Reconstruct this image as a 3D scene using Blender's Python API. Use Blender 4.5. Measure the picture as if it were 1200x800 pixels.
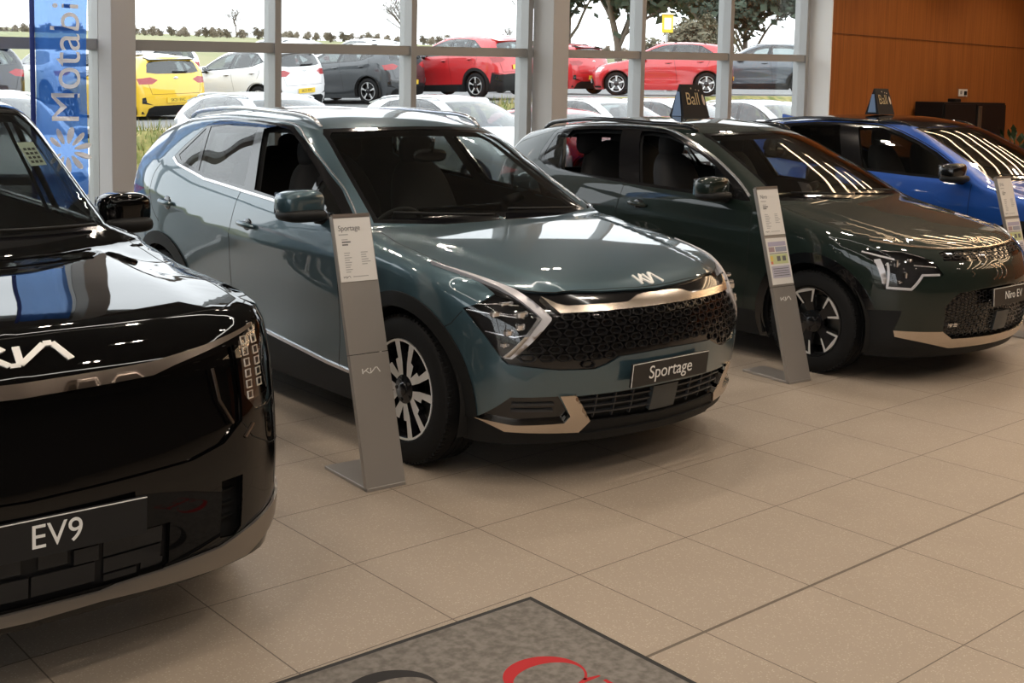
import bpy, bmesh, math, random
import numpy as np
from mathutils import Vector, Matrix, geometry
random.seed(7); PI=math.pi
SC=bpy.context.scene
for _o in list(bpy.data.objects): bpy.data.objects.remove(_o)
# ---------------------------------------------------------------- camera
CAM=np.array((-3.0326,-2.4575,1.7942)); YAW,PITCH,ROLL,FPX,CY=.7164,.09,.02,1396.9,230.92
_sy,_cy,_sp,_cp,_sr,_cr=math.sin(YAW),math.cos(YAW),math.sin(PITCH),math.cos(PITCH),math.sin(ROLL),math.cos(ROLL)
_f=np.array((_sy*_cp,_cy*_cp,-_sp)); _r0=np.array((_cy,-_sy,0)); _u0=np.cross(_r0,_f)
_r=_r0*_cr+_u0*_sr; _u=-_r0*_sr+_u0*_cr
cd=bpy.data.cameras.new('camera'); cam=bpy.data.objects.new('camera',cd); SC.collection.objects.link(cam)
cam.matrix_world=Matrix(((_r[0],_u[0],-_f[0],CAM[0]),(_r[1],_u[1],-_f[1],CAM[1]),(_r[2],_u[2],-_f[2],CAM[2]),(0,0,0,1)))
cd.sensor_width=36; cd.lens=36*FPX/1200; cd.shift_y=-(400-CY)/1200; cd.clip_start=.05; cd.clip_end=600
SC.camera=cam
# ---------------------------------------------------------------- light, world, exposure
vs=SC.view_settings; vs.view_transform='Standard'; vs.look='None'; vs.exposure=0; vs.gamma=1; vs.use_curve_mapping=False
EXPO=0.0; SKY=3.1; DOWN_W=41; STRIP_E=11
vs.exposure=EXPO
W=bpy.data.worlds.new('overcast'); SC.world=W; W.use_nodes=True
nt=W.node_tree; nt.nodes.clear()
out=nt.nodes.new('ShaderNodeOutputWorld'); bg=nt.nodes.new('ShaderNodeBackground'); nt.links.new(bg.outputs[0],out.inputs[0])
tc=nt.nodes.new('ShaderNodeTexCoord'); sx=nt.nodes.new('ShaderNodeSeparateXYZ'); nt.links.new(tc.outputs['Generated'],sx.inputs[0])
rp=nt.nodes.new('ShaderNodeValToRGB'); nt.links.new(sx.outputs[2],rp.inputs[0])
rp.color_ramp.elements[0].color=(.35,.34,.31,1); rp.color_ramp.elements[0].position=0.0
e=rp.color_ramp.elements.new(.02); e.color=(.94,.96,1,1)
rp.color_ramp.elements[-1].color=(.90,.95,1,1)
nt.links.new(rp.outputs[0],bg.inputs[0]); bg.inputs[1].default_value=SKY
# ---------------------------------------------------------------- helpers: objects
COL=SC.collection
def link(o,parent=None):
    COL.objects.link(o)
    if parent is not None: o.parent=parent
    return o
def tag(o,label=None,cat=None,group=None,kind=None):
    if label: o['label']=label
    if cat: o['category']=cat
    if group: o['group']=group
    if kind: o['kind']=kind
    return o
def empty(name,loc=(0,0,0),rz=0):
    o=bpy.data.objects.new(name,None); o.empty_display_size=.2; COL.objects.link(o); o.location=loc; o.rotation_euler=(0,0,rz); return o
def mk(name,V,F,mats,parent=None,mi=None,N=None,smooth=True):
    me=bpy.data.meshes.new(name)
    me.from_pydata([tuple(map(float,v)) for v in V],[],[tuple(int(i) for i in f) for f in F])
    if not isinstance(mats,(list,tuple)): mats=[mats]
    for m in mats: me.materials.append(m)
    if mi is not None: me.polygons.foreach_set('material_index',np.array(mi,dtype=np.int32))
    me.polygons.foreach_set('use_smooth',np.full(len(me.polygons),bool(smooth)))
    me.update()
    if N is not None and len(N)==len(me.vertices):
        me.normals_split_custom_set_from_vertices([tuple(map(float,n)) for n in N])
    o=bpy.data.objects.new(name,me); return link(o,parent)
class MB:
    """collects shapes into one mesh"""
    def __init__(s): s.V=[];s.F=[];s.M=[];s.S=[]
    def add(s,V,F,m=0):
        b=len(s.V); s.V+=[tuple(v) for v in V]; s.F+=[tuple(i+b for i in f) for f in F]; s.M+=[m]*len(F); return s
    def box(s,c,d,m=0,rz=0,bev=0):
        x,y,z=[q/2 for q in d]
        if bev>0:
            b=min(bev,x*.9,y*.9,z*.9); V=[]
            for sx in(-1,1):
                for sy in(-1,1):
                    for sz in(-1,1): V+=[(sx*x,sy*(y-b),sz*(z-b)),(sx*(x-b),sy*y,sz*(z-b)),(sx*(x-b),sy*(y-b),sz*z)]
            h=bm_hull(V)
            V,F=h
        else:
            V=[(sx*x,sy*y,sz*z) for sx in(-1,1) for sy in(-1,1) for sz in(-1,1)]
            F=[(0,1,3,2),(4,6,7,5),(0,4,5,1),(2,3,7,6),(0,2,6,4),(1,5,7,3)]
        cs,sn=math.cos(rz),math.sin(rz)
        return s.add([(c[0]+v[0]*cs-v[1]*sn,c[1]+v[0]*sn+v[1]*cs,c[2]+v[2]) for v in V],F,m)
    def tube(s,pts,r,n=8,m=0,cap=True):
        pts=[Vector(p) for p in pts]; k=len(pts); V=[];F=[]
        rr=r if isinstance(r,(list,tuple)) else [r]*k
        up=None
        for i,p in enumerate(pts):
            t=(pts[min(i+1,k-1)]-pts[max(i-1,0)]).normalized()
            if up is None: up=Vector((0,0,1)) if abs(t.z)<.9 else Vector((1,0,0))
            a=t.cross(up).normalized(); b=a.cross(t); up=b
            V+=[p+(a*math.cos(2*PI*j/n)+b*math.sin(2*PI*j/n))*rr[i] for j in range(n)]
        for i in range(k-1):
            for j in range(n): F.append((i*n+j,i*n+(j+1)%n,(i+1)*n+(j+1)%n,(i+1)*n+j))
        if cap: F.append(tuple(range(n-1,-1,-1))); F.append(tuple(range((k-1)*n,k*n)))
        return s.add(V,F,m)
    def lathe(s,prof,n=48,m=0,axis='y',c=(0,0,0),mf=None):
        """prof: (radius, along-axis) pairs"""
        V=[];F=[];M=[]
        for (r,a) in prof:
            for j in range(n):
                q=2*PI*j/n; u,v=r*math.cos(q),r*math.sin(q)
                V.append((c[0]+u,c[1]+a,c[2]+v) if axis=='y' else (c[0]+u,c[1]+v,c[2]+a))
        for i in range(len(prof)-1):
            for j in range(n): F.append((i*n+j,(i+1)*n+j,(i+1)*n+(j+1)%n,i*n+(j+1)%n)); M.append(m if mf is None else mf(i))
        b=len(s.V); s.V+=V; s.F+=[tuple(i+b for i in f) for f in F]; s.M+=M; return s
    def prism(s,poly,f0,f1,m=0,ms=None):
        """poly: 2-D outline; f0,f1 map a 2-D point to the two end faces"""
        n=len(poly); V=[f0(*p) for p in poly]+[f1(*p) for p in poly]
        t=geometry.tessellate_polygon([[Vector((p[0],p[1],0)) for p in poly]])
        F=[tuple(q) for q in t]; s.add(V,F,ms if ms is not None else m); b=len(s.V)-2*n
        s.F+=[tuple(b+n+i for i in q[::-1]) for q in t]; s.M+=[m]*len(t)
        s.F+=[(b+i,b+(i+1)%n,b+n+(i+1)%n,b+n+i) for i in range(n)]; s.M+=[ms if ms is not None else m]*n
        return s
    def build(s,name,mats,parent=None,smooth=False,loc=None,fix=True,auto=None):
        me=bpy.data.meshes.new(name); me.from_pydata([tuple(v) for v in s.V],[],s.F)
        for m_ in (mats if isinstance(mats,(list,tuple)) else [mats]): me.materials.append(m_)
        me.polygons.foreach_set('material_index',np.array(s.M,dtype=np.int32))
        if fix:
            bm=bmesh.new(); bm.from_mesh(me); bmesh.ops.recalc_face_normals(bm,faces=bm.faces)
            if auto:
                for e_ in bm.edges:
                    if len(e_.link_faces)==2 and e_.calc_face_angle(0)>auto: e_.smooth=False
            bm.to_mesh(me); bm.free()
        me.polygons.foreach_set('use_smooth',np.full(len(me.polygons),bool(smooth or auto)))
        me.update(); o=bpy.data.objects.new(name,me)
        if loc is not None: o.location=loc
        return link(o,parent)
    def build_lr(s,name,mats,parent=None,**k):
        """one object for each side of the car"""
        res=[]
        for sg in (-1,1):
            m=MB(); ix={}
            for f,mi in zip(s.F,s.M):
                if sum(s.V[i][1] for i in f)*sg>0:
                    g=[]
                    for i in f:
                        if i not in ix: ix[i]=len(m.V); m.V.append(s.V[i])
                        g.append(ix[i])
                    m.F.append(tuple(g)); m.M.append(mi)
            if m.F: res.append(m.build(name,mats,parent[sg] if isinstance(parent,dict) else parent,**k))
        return res
def bm_hull(pts):
    bm=bmesh.new()
    for p in pts: bm.verts.new(p)
    r=bmesh.ops.convex_hull(bm,input=bm.verts); bm.verts.index_update()
    bm.verts.ensure_lookup_table(); bmesh.ops.recalc_face_normals(bm,faces=bm.faces)
    V=[tuple(v.co) for v in bm.verts]; F=[tuple(v.index for v in f.verts) for f in bm.faces]; bm.free(); return V,F
def text_mesh(s,size,ext=.001,align='CENTER',font=None):
    cu=bpy.data.curves.new('t','FONT'); cu.body=s; cu.size=size; cu.extrude=ext; cu.align_x=align; cu.align_y='CENTER'
    o=bpy.data.objects.new('t',cu); COL.objects.link(o); bpy.context.view_layer.update()
    dg=bpy.context.evaluated_depsgraph_get(); me=o.evaluated_get(dg).to_mesh()
    V=[tuple(v.co) for v in me.vertices]; F=[tuple(p.vertices) for p in me.polygons]
    o.evaluated_get(dg).to_mesh_clear(); bpy.data.objects.remove(o); bpy.data.curves.remove(cu); return V,F
def cat(pts,n=6,closed=False):
    """Catmull-Rom curve through 2-D or 3-D points"""
    P=[np.array(p,float) for p in pts]; k=len(P); out=[]
    for i in range(k if closed else k-1):
        p0,p1,p2,p3=(P[(i-1)%k],P[i],P[(i+1)%k],P[(i+2)%k]) if closed else (P[max(i-1,0)],P[i],P[i+1],P[min(i+2,k-1)])
        for j in range(n):
            t=j/n; out.append(tuple(.5*((2*p1)+(p2-p0)*t+(2*p0-5*p1+4*p2-p3)*t*t+(3*p1-p0-3*p2+p3)*t**3)))
    if not closed: out.append(tuple(P[-1]))
    return out
def arc(cx,cz,r,a0,a1,n=24): return [(cx+r*math.cos(math.radians(a0+(a1-a0)*i/n)),cz+r*math.sin(math.radians(a0+(a1-a0)*i/n))) for i in range(n+1)]
def instance_tree(o,parent=None):
    c=o.copy(); COL.objects.link(c); c.parent=parent
    for ch in list(o.children): instance_tree(ch,c)
    return c
# ---------------------------------------------------------------- materials
MATS={}
def mat(name,col,rough=.5,metal=0,coat=0,spec=.5,emit=None,es=1,bump=None,crough=.03,cior=1.5):
    if name in MATS: return MATS[name]
    m=bpy.data.materials.new(name); m.use_nodes=True; b=m.node_tree.nodes['Principled BSDF']
    b.inputs['Base Color'].default_value=(*col,1); b.inputs['Roughness'].default_value=rough; b.inputs['Metallic'].default_value=metal
    b.inputs['Coat Weight'].default_value=coat; b.inputs['Coat IOR'].default_value=cior; b.inputs['Coat Roughness'].default_value=crough; b.inputs['Specular IOR Level'].default_value=spec
    if emit: b.inputs['Emission Color'].default_value=(*emit,1); b.inputs['Emission Strength'].default_value=es
    if bump:
        n=m.node_tree.nodes; t=n.new('ShaderNodeTexNoise'); t.inputs['Scale'].default_value=bump[0]; t.inputs['Detail'].default_value=4
        bp=n.new('ShaderNodeBump'); bp.inputs['Strength'].default_value=bump[1]; bp.inputs['Distance'].default_value=.01
        c=n.new('ShaderNodeTexCoord'); m.node_tree.links.new(c.outputs['Object'],t.inputs['Vector'])
        m.node_tree.links.new(t.outputs['Fac'],bp.inputs['Height']); m.node_tree.links.new(bp.outputs[0],b.inputs['Normal'])
    MATS[name]=m; return m
def paint(name,col,metal=.4,rough=.42,flake=0,cior=1.7,spec=.5):
    return mat(name,col,rough,metal,coat=1,crough=.012,cior=cior,spec=spec)
def glass(name,tint,refl=1.0,f0=.05,rough=0.0):
    """thin automotive / window glass: tinted see-through plus mirror reflection growing at grazing view"""
    if name in MATS: return MATS[name]
    m=bpy.data.materials.new(name); m.use_nodes=True; n=m.node_tree.nodes; l=m.node_tree.links; n.clear()
    o=n.new('ShaderNodeOutputMaterial'); mx=n.new('ShaderNodeMixShader'); t=n.new('ShaderNodeBsdfTransparent'); g=n.new('ShaderNodeBsdfGlossy')
    t.inputs[0].default_value=(*tint,1); g.inputs['Roughness'].default_value=rough; g.inputs[0].default_value=(refl,refl,refl,1)
    lw=n.new('ShaderNodeLayerWeight'); lw.inputs[0].default_value=.5
    p=n.new('ShaderNodeMath'); p.operation='POWER'; p.inputs[1].default_value=4; l.new(lw.outputs['Facing'],p.inputs[0])
    a=n.new('ShaderNodeMath'); a.operation='MULTIPLY_ADD'; a.inputs[1].default_value=1-f0; a.inputs[2].default_value=f0; l.new(p.outputs[0],a.inputs[0])
    l.new(a.outputs[0],mx.inputs[0]); l.new(t.outputs[0],mx.inputs[1]); l.new(g.outputs[0],mx.inputs[2]); l.new(mx.outputs[0],o.inputs[0])
    MATS[name]=m; return m
BLACKGLOSS=mat('gloss black trim',(.006,.006,.007),.12,0,coat=.6)
PLASTIC=mat('dark moulded plastic',(.010,.0105,.011),.55,spec=.22,bump=(400,.15))
RUBBER=mat('tyre rubber',(.008,.008,.0085),.7,spec=.22,bump=(160,.2))
CHROME=mat('bright chrome',(.82,.82,.82),.08,1)
SATIN=mat('satin champagne metal',(.62,.54,.46),.24,1)
SATINW=mat('satin silver trim',(.74,.74,.76),.22,.9)
DARKMETAL=mat('dark wheel paint',(.012,.012,.014),.25,.3,coat=.5)
MACHINED=mat('machined alloy',(.82,.81,.80),.28,.55)
CABIN=mat('cabin black fabric',(.012,.012,.013),.8)
CABINS=mat('seat cloth dark',(.022,.022,.024),.75,bump=(300,.2))
LAMPDARK=mat('lamp housing black',(.02,.02,.022),.15,.3)
LAMPSIL=mat('lamp reflector',(.75,.75,.77),.12,1)
DRLWHITE=mat('light guide white',(.62,.61,.64),.3,.2)
LENS=glass('clear lamp lens',(.93,.93,.95),1,.06)
RED=mat('red lamp plastic',(.35,.012,.015),.12,0,coat=1)
PLATEB=mat('plate black',(.012,.012,.013),.35)
PLATEY=mat('plate yellow',(.80,.55,.05),.5)
PLATEW=mat('plate white',(.85,.85,.83),.5)
LETTERW=mat('letter white',(.88,.87,.84),.45)
LETTERK=mat('letter black',(.015,.015,.015),.5)
SEAM=mat('panel gap black',(.004,.004,.004),.8)
GLASSD=glass('windscreen glass',(.60,.63,.61),1,.06)
GLASST=glass('tinted side glass',(.55,.58,.57),1,.06)
GLASSP=glass('privacy glass',(.22,.235,.23),1,.06)
GLASSL=glass('outdoor car glass',(.45,.50,.50),1,.10)
BLACKHOLE=mat('underbody black',(.006,.006,.006),.9)
def pchip(pts):
    a=np.array(sorted(pts),float); x,y=a[:,0],a[:,1]
    if len(x)==1: return lambda q: np.full(np.shape(q),y[0])
    h=np.diff(x); d=np.diff(y)/h; m=np.zeros(len(x))
    m[0],m[-1]=d[0],d[-1]
    for i in range(1,len(x)-1):
        if d[i-1]*d[i]>0:
            w1,w2=2*h[i]+h[i-1],h[i]+2*h[i-1]; m[i]=(w1+w2)/(w1/d[i-1]+w2/d[i])
    def f(q):
        q=np.clip(q,x[0],x[-1]); k=np.clip(np.searchsorted(x,q)-1,0,len(x)-2)
        t=(q-x[k])/h[k]; t2=t*t; t3=t2*t
        return (2*t3-3*t2+1)*y[k]+(t3-2*t2+t)*h[k]*m[k]+(-2*t3+3*t2)*y[k+1]+(t3-t2)*h[k]*m[k+1]
    return f
def lut(pts,sig=0.0,n=3000,pad=.4):
    """smoothed 1-D table: pchip through the points, then a gaussian of width sig; linear outside"""
    p=sorted(pts)
    lo,hi=p[0][0],p[-1][0]; q=np.linspace(lo-pad,hi+pad,n); g=pchip(p)
    v=g(q)
    if len(p)>1:
        s0=(p[1][1]-p[0][1])/(p[1][0]-p[0][0]); s1=(p[-1][1]-p[-2][1])/(p[-1][0]-p[-2][0])
        v=np.where(q<lo,p[0][1]+(q-lo)*s0,v); v=np.where(q>hi,p[-1][1]+(q-hi)*s1,v)
    if sig>0:
        dx=q[1]-q[0]; r=max(1,int(3*sig/dx)); k=np.exp(-.5*(np.arange(-r,r+1)*dx/sig)**2); k/=k.sum()
        e0=v[0]-(v[1]-v[0])*np.arange(r,0,-1); e1=v[-1]+(v[-1]-v[-2])*np.arange(1,r+1)
        v=np.convolve(np.concatenate([e0,v,e1]),k,'valid')
    return lambda t: np.interp(t,q,v)
def smax(a,b,k):
    h=np.maximum(k-np.abs(a-b),0)/k
    return np.maximum(a,b)+h*h*k*.25
class Shape:
    """closed car outer form as an implicit function: side wall, top, nose and tail, blended with small radii"""
    def __init__(s,c):
        s.c=c; g=c.get
        s.T=lut(c['top'],g('top_sig',.03)); s.crown=lut(c['crown'],.1); s.sweep=lut(c['sweep'],.1)
        s.belt=lut(c['belt'],.06); s.low=lut(c['low'],.02); s.upp=lut(c['upp'],.012)
        s.pl=lut(c['planlow'],.04); s.pu=lut(c['planup'],.05)
        s.F=lut(c['front'],g('front_sig',.015)); s.fc=lut(c['fcurve'],.02); s.B=lut(c['rear'],g('rear_sig',.02)); s.bc=lut(c['rcurve'],.02)
        s.zs=c['zsill']; s.bumps=g('bumps',[]); s.kt=g('kt',.07); s.kf=g('kf',.06); s.kb=g('kb',.06)
        s.cre=lut(c['crease'],.05) if 'crease' in c else None
        s.ktx=lut(c['ktx'],.05) if 'ktx' in c else None
        s.xf,s.xr,s.z0,s.R=c['xf'],c['xr'],c['z0'],.9
    def hw(s,x,z):
        b=s.belt(x); t=(z-s.zs)/(b-s.zs); dz=z-b
        w=np.where(dz<0,s.low(t)-s.pl(x),0)
        wb=s.low(1.0)-s.pl(x); wu=wb+(s.upp(dz)-s.upp(0.0))-s.pu(x)*np.clip(dz/s.c.get('pu_ramp',.25),0,1)
        w=np.where(dz<0,w,wu)
        for (x0,z0,sx,sz,a) in s.bumps: w=w+a*np.exp(-((x-x0)/sx)**2-((z-z0)/sz)**2)
        if s.cre is not None:
            d=z-s.cre(x); a,wd,x0,x1=s.c['crease_form']; fade=np.clip((x-x0)/.5,0,1)*np.clip((x1-x)/.5,0,1)
            w=w+a*fade*np.exp(-(np.sqrt(d*d+.006**2)-.006)/wd)
        return w
    def top(s,x,y):
        return s.T(x+s.sweep(x)*y*y)-s.crown(x)*y*y
    def hoodlines(s,x,y): return 0
    def f(s,x,y,z):
        y=np.abs(y)
        f1=y-s.hw(x,z); f2=z-s.top(x,y)+(s.hoodfn(x,y) if hasattr(s,'hoodfn') else 0); f3=x-s.F(z)+s.fc(y); f4=-x+s.B(z)+s.bc(y)
        k=s.ktx(x) if s.ktx is not None else s.kt
        r=smax(f1,f2,k); r=smax(r,f3,s.kf); return smax(r,f4,s.kb)
    def fP(s,P): return s.f(P[:,0],P[:,1],P[:,2])
    def cast(s,O,D,r0,r1,n=0):
        lo=np.full(len(O),float(r0)); hi=np.full(len(O),float(r1))
        if n: # march for the last sign change
            ts=np.linspace(r0,r1,n); v=np.stack([s.fP(O+D*t)for t in ts],1)<0
            k=n-1-np.argmax(v[:,::-1],1); lo=ts[k]; hi=ts[np.minimum(k+1,n-1)]
        for _ in range(34):
            m=.5*(lo+hi); i=s.fP(O+D*m[:,None])<0
            lo=np.where(i,m,lo); hi=np.where(i,hi,m)
        return O+D*lo[:,None]
    def normal(s,P,e=.002):
        g=np.stack([s.fP(P+np.array(d)*e)-s.fP(P-np.array(d)*e) for d in ((1,0,0),(0,1,0),(0,0,1))],1)
        return g/np.maximum(np.linalg.norm(g,axis=1),1e-9)[:,None]
    def view(s,v,q):
        """points of a flat drawing (side x,z / top x,y / front y,z / rear y,z / plan at z) lifted to the surface"""
        q=np.atleast_2d(np.array(q,float)); n=len(q); O=np.zeros((n,3)); D=np.zeros((n,3))
        if v=='s': O[:,0]=q[:,0];O[:,2]=q[:,1];D[:,1]=1; return s.cast(O,D,0,1.4)
        if v=='t': O[:,0]=q[:,0];O[:,1]=q[:,1];O[:,2]=.35;D[:,2]=1; return s.cast(O,D,0,2,60)
        O[:,1]=q[:,0];O[:,2]=q[:,1]; D[:,0]=1 if v=='f' else -1
        return s.cast(O,D,0,3.2,80)
    def to_dom(s,P):
        x,y,z=P[:,0],np.abs(P[:,1]),P[:,2]
        dx=np.where(x>s.xf,x-s.xf,np.where(x<s.xr,x-s.xr,0)); h=np.hypot(dx,y); a=np.arctan2(np.abs(dx),np.maximum(y,0))
        U=np.where(x>s.xf,s.xf+s.R*a,np.where(x<s.xr,s.xr-s.R*a,x))
        return np.stack([U,s.R*np.arctan2(z-s.z0,h)],1)
    def from_dom(s,q):
        U,V=q[:,0],q[:,1]; a=np.where(U>s.xf,(U-s.xf)/s.R,np.where(U<s.xr,(s.xr-U)/s.R,0)); sg=np.where(U>s.xf,1,-1)
        ph=V/s.R; O=np.zeros((len(q),3)); O[:,0]=np.clip(U,s.xr,s.xf); O[:,2]=s.z0
        D=np.stack([sg*np.sin(a)*np.cos(ph),np.cos(a)*np.cos(ph),np.sin(ph)],1)
        return s.cast(O,D,0,3.0)
# ---------------------------------------------------------------- surfaces of the place
def floor_material():
    m=bpy.data.materials.new('speckled beige floor tile'); m.use_nodes=True; n=m.node_tree.nodes; l=m.node_tree.links; b=n['Principled BSDF']
    g=n.new('ShaderNodeNewGeometry'); sp=n.new('ShaderNodeSeparateXYZ'); l.new(g.outputs['Position'],sp.inputs[0])
    def M(op,a,b_=None,c=None):
        q=n.new('ShaderNodeMath'); q.operation=op
        for i,v in enumerate((a,b_,c)):
            if v is None: continue
            if isinstance(v,(int,float)): q.inputs[i].default_value=v
            else: l.new(v,q.inputs[i])
        return q.outputs[0]
    def cellline(ax,w):
        t=M('DIVIDE',sp.outputs[ax],.6); f=M('SUBTRACT',t,M('ROUND',t)); return M('LESS_THAN',M('ABSOLUTE',f),w/.6),M('FLOOR',t)
    lx,cx=cellline(0,.0024); ly,cy=cellline(1,.0024)
    thick=M('LESS_THAN',M('ABSOLUTE',sp.outputs[1]),.0065)
    grout=M('MAXIMUM',M('MAXIMUM',lx,ly),thick)
    cv=n.new('ShaderNodeCombineXYZ'); l.new(cx,cv.inputs[0]); l.new(cy,cv.inputs[1]); wn=n.new('ShaderNodeTexWhiteNoise'); l.new(cv.outputs[0],wn.inputs['Vector'])
    v=n.new('ShaderNodeTexVoronoi'); v.inputs['Scale'].default_value=120; l.new(g.outputs['Position'],v.inputs['Vector'])
    sepc=n.new('ShaderNodeSeparateColor'); l.new(v.outputs['Color'],sepc.inputs[0])
    spk=M('MULTIPLY',M('LESS_THAN',v.outputs['Distance'],.34),M('GREATER_THAN',sepc.outputs[0],.62))
    nz=n.new('ShaderNodeTexNoise'); nz.inputs['Scale'].default_value=3.2; nz.inputs['Detail'].default_value=6; l.new(g.outputs['Position'],nz.inputs['Vector'])
    nf=n.new('ShaderNodeTexNoise'); nf.inputs['Scale'].default_value=130; nf.inputs['Detail'].default_value=2; l.new(g.outputs['Position'],nf.inputs['Vector'])
    def mix(fac,a,b_):
        q=n.new('ShaderNodeMix'); q.data_type='RGBA'
        if isinstance(fac,(int,float)): q.inputs[0].default_value=fac
        else: l.new(fac,q.inputs[0])
        for i,c in ((6,a),(7,b_)):
            if isinstance(c,tuple): q.inputs[i].default_value=(*c,1)
            else: l.new(c,q.inputs[i])
        return q.outputs[2]
    base=mix(nz.outputs['Fac'],(.330,.268,.208),(.402,.333,.262))
    base=mix(M('MULTIPLY',wn.outputs['Value'],.35),base,(.345,.292,.238))
    base=mix(M('MULTIPLY',nf.outputs['Fac'],.40),base,(.28,.235,.19))
    base=mix(M('MULTIPLY',spk,.42),base,(.60,.53,.44))
    base=mix(grout,base,(.115,.09,.068))
    l.new(base,b.inputs['Base Color'])
    l.new(M('MULTIPLY_ADD',nf.outputs['Fac'],.12,.40),b.inputs['Roughness']); b.inputs['Specular IOR Level'].default_value=.42
    bp=n.new('ShaderNodeBump'); bp.inputs['Strength'].default_value=.4; bp.inputs['Distance'].default_value=.002; l.new(M('SUBTRACT',1,grout),bp.inputs['Height']); l.new(bp.outputs[0],b.inputs['Normal'])
    return m
def wood_material():
    m=bpy.data.materials.new('vertical grain wood panel'); m.use_nodes=True; n=m.node_tree.nodes; l=m.node_tree.links; b=n['Principled BSDF']
    c=n.new('ShaderNodeTexCoord'); mp=n.new('ShaderNodeMapping'); l.new(c.outputs['Object'],mp.inputs[0]); mp.inputs['Scale'].default_value=(26,26,.7)
    t=n.new('ShaderNodeTexNoise'); t.inputs['Scale'].default_value=1; t.inputs['Detail'].default_value=6; t.inputs['Roughness'].default_value=.65; l.new(mp.outputs[0],t.inputs['Vector'])
    r=n.new('ShaderNodeValToRGB'); r.color_ramp.elements[0].position=.3; r.color_ramp.elements[0].color=(.215,.066,.013,1); r.color_ramp.elements[1].position=.72; r.color_ramp.elements[1].color=(.37,.127,.029,1)
    l.new(t.outputs['Fac'],r.inputs[0]); l.new(r.outputs[0],b.inputs['Base Color']); b.inputs['Roughness'].default_value=.45
    return m
def two_tone(name,a,b_,scale,rough=.9,detail=6,stretch=(1,1,1)):
    m=bpy.data.materials.new(name); m.use_nodes=True; n=m.node_tree.nodes; l=m.node_tree.links; b=n['Principled BSDF']
    c=n.new('ShaderNodeTexCoord'); mp=n.new('ShaderNodeMapping'); mp.inputs['Scale'].default_value=stretch; l.new(c.outputs['Object'],mp.inputs[0]); t=n.new('ShaderNodeTexNoise'); t.inputs['Scale'].default_value=scale; t.inputs['Detail'].default_value=detail; l.new(mp.outputs[0],t.inputs['Vector'])
    r=n.new('ShaderNodeValToRGB'); r.color_ramp.elements[0].position=.35; r.color_ramp.elements[0].color=(*a,1); r.color_ramp.elements[1].position=.65; r.color_ramp.elements[1].color=(*b_,1)
    l.new(t.outputs['Fac'],r.inputs[0]); l.new(r.outputs[0],b.inputs['Base Color']); b.inputs['Roughness'].default_value=rough
    return m
# ---------------------------------------------------------------- the showroom shell
YW=7.2; XL,XR,YB,CZ=-9.0,17.0,-9.0,4.3; HEAD=3.75
FRAME=mat('grey aluminium frame',(.36,.36,.355),.45,.3); WHITE=mat('white plaster',(.78,.78,.76),.7); PILLAR=mat('pale grey pillar paint',(.50,.48,.46),.7)
CEIL=mat('ceiling grey',(.15,.14,.125),.9); PANE=glass('shop window pane',(.95,.965,.96),1,.035)
def struct(mb,name,m,**k): return tag(mb.build(name,m,**k),kind='structure')
mb=MB(); mb.box(((XL+XR)/2,(YB+YW)/2,-.06),(XR-XL,YW-YB+.2,.12)); struct(mb,'floor',floor_material())
mb=MB(); mb.box(((XL+XR)/2,(YB+YW)/2,CZ+.06),(XR-XL,YW-YB+.3,.12)); struct(mb,'ceiling',CEIL)
mb=MB(); mb.box((XR+.1,(YB+YW)/2,CZ/2),(.2,YW-YB,CZ)); struct(mb,'wall_right',wood_material())
mb=MB(); mb.box(((XL+XR)/2,YB-.1,CZ/2),(XR-XL,.2,CZ)); struct(mb,'wall_front',mat('dark warm wall',(.10,.085,.07),.8))
mb=MB(); mb.box(((10.55+XR)/2,7.0,CZ/2),(XR-10.55,.45,CZ)); struct(mb,'wall_back',wood_material())
mb=MB(); mb.box((10.545,7.0,CZ/2),(.02,.46,CZ)); struct(mb,'trim_1',WHITE)
mb=MB(); mb.box((13.4,6.765,2.62),(5.7,.006,.008)); struct(mb,'trim_2',mat('panel joint',(.10,.035,.01),.8))
# glazing towards the car park: mullions, transom, panes
ML=[-5.55,-3.95,-2.34,-.75,.83,2.45,3.96,5.49,7.25,8.86,10.46]
tz=lambda x:2.075+.0203*x
k=0
for a,b in zip(ML[:-1],ML[1:]):
    k+=1; mb=MB()
    for x in (a,): mb.box((x,YW-.02,HEAD/2),(.066,.20,HEAD))
    if k==len(ML)-1: mb.box((b,YW-.02,HEAD/2),(.066,.20,HEAD))
    mb.prism([(a,tz(a)-.045),(b,tz(b)-.045),(b,tz(b)+.045),(a,tz(a)+.045)],lambda p,q:(p,YW-.10,q),lambda p,q:(p,YW+.05,q))
    mb.box(((a+b)/2,YW-.03,.04),(b-a,.16,.08)); mb.box(((a+b)/2,YW-.03,HEAD-.05),(b-a,.16,.1))
    w=struct(mb,'window_%d'%k,FRAME)
    mb=MB(); mb.box(((a+b)/2,YW,HEAD/2),(b-a-.06,.012,HEAD-.1)); o=mb.build('window_pane',PANE,w); tag(o,kind='structure')
mb=MB(); mb.box((-7.3,YW,CZ/2),(3.4,.2,CZ)); struct(mb,'wall_back',WHITE)
BULK=mat('bulkhead brown grey',(.15,.135,.12),.85)
mb=MB(); mb.box(((10.55-5.6)/2,YW,(CZ+HEAD)/2),(16.1,.26,CZ-HEAD)); struct(mb,'wall_back',BULK)
mb=MB(); mb.box((XL,(YB+YW)/2,(CZ+HEAD)/2),(.26,YW-YB,CZ-HEAD)); struct(mb,'wall_left',BULK)
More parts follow.
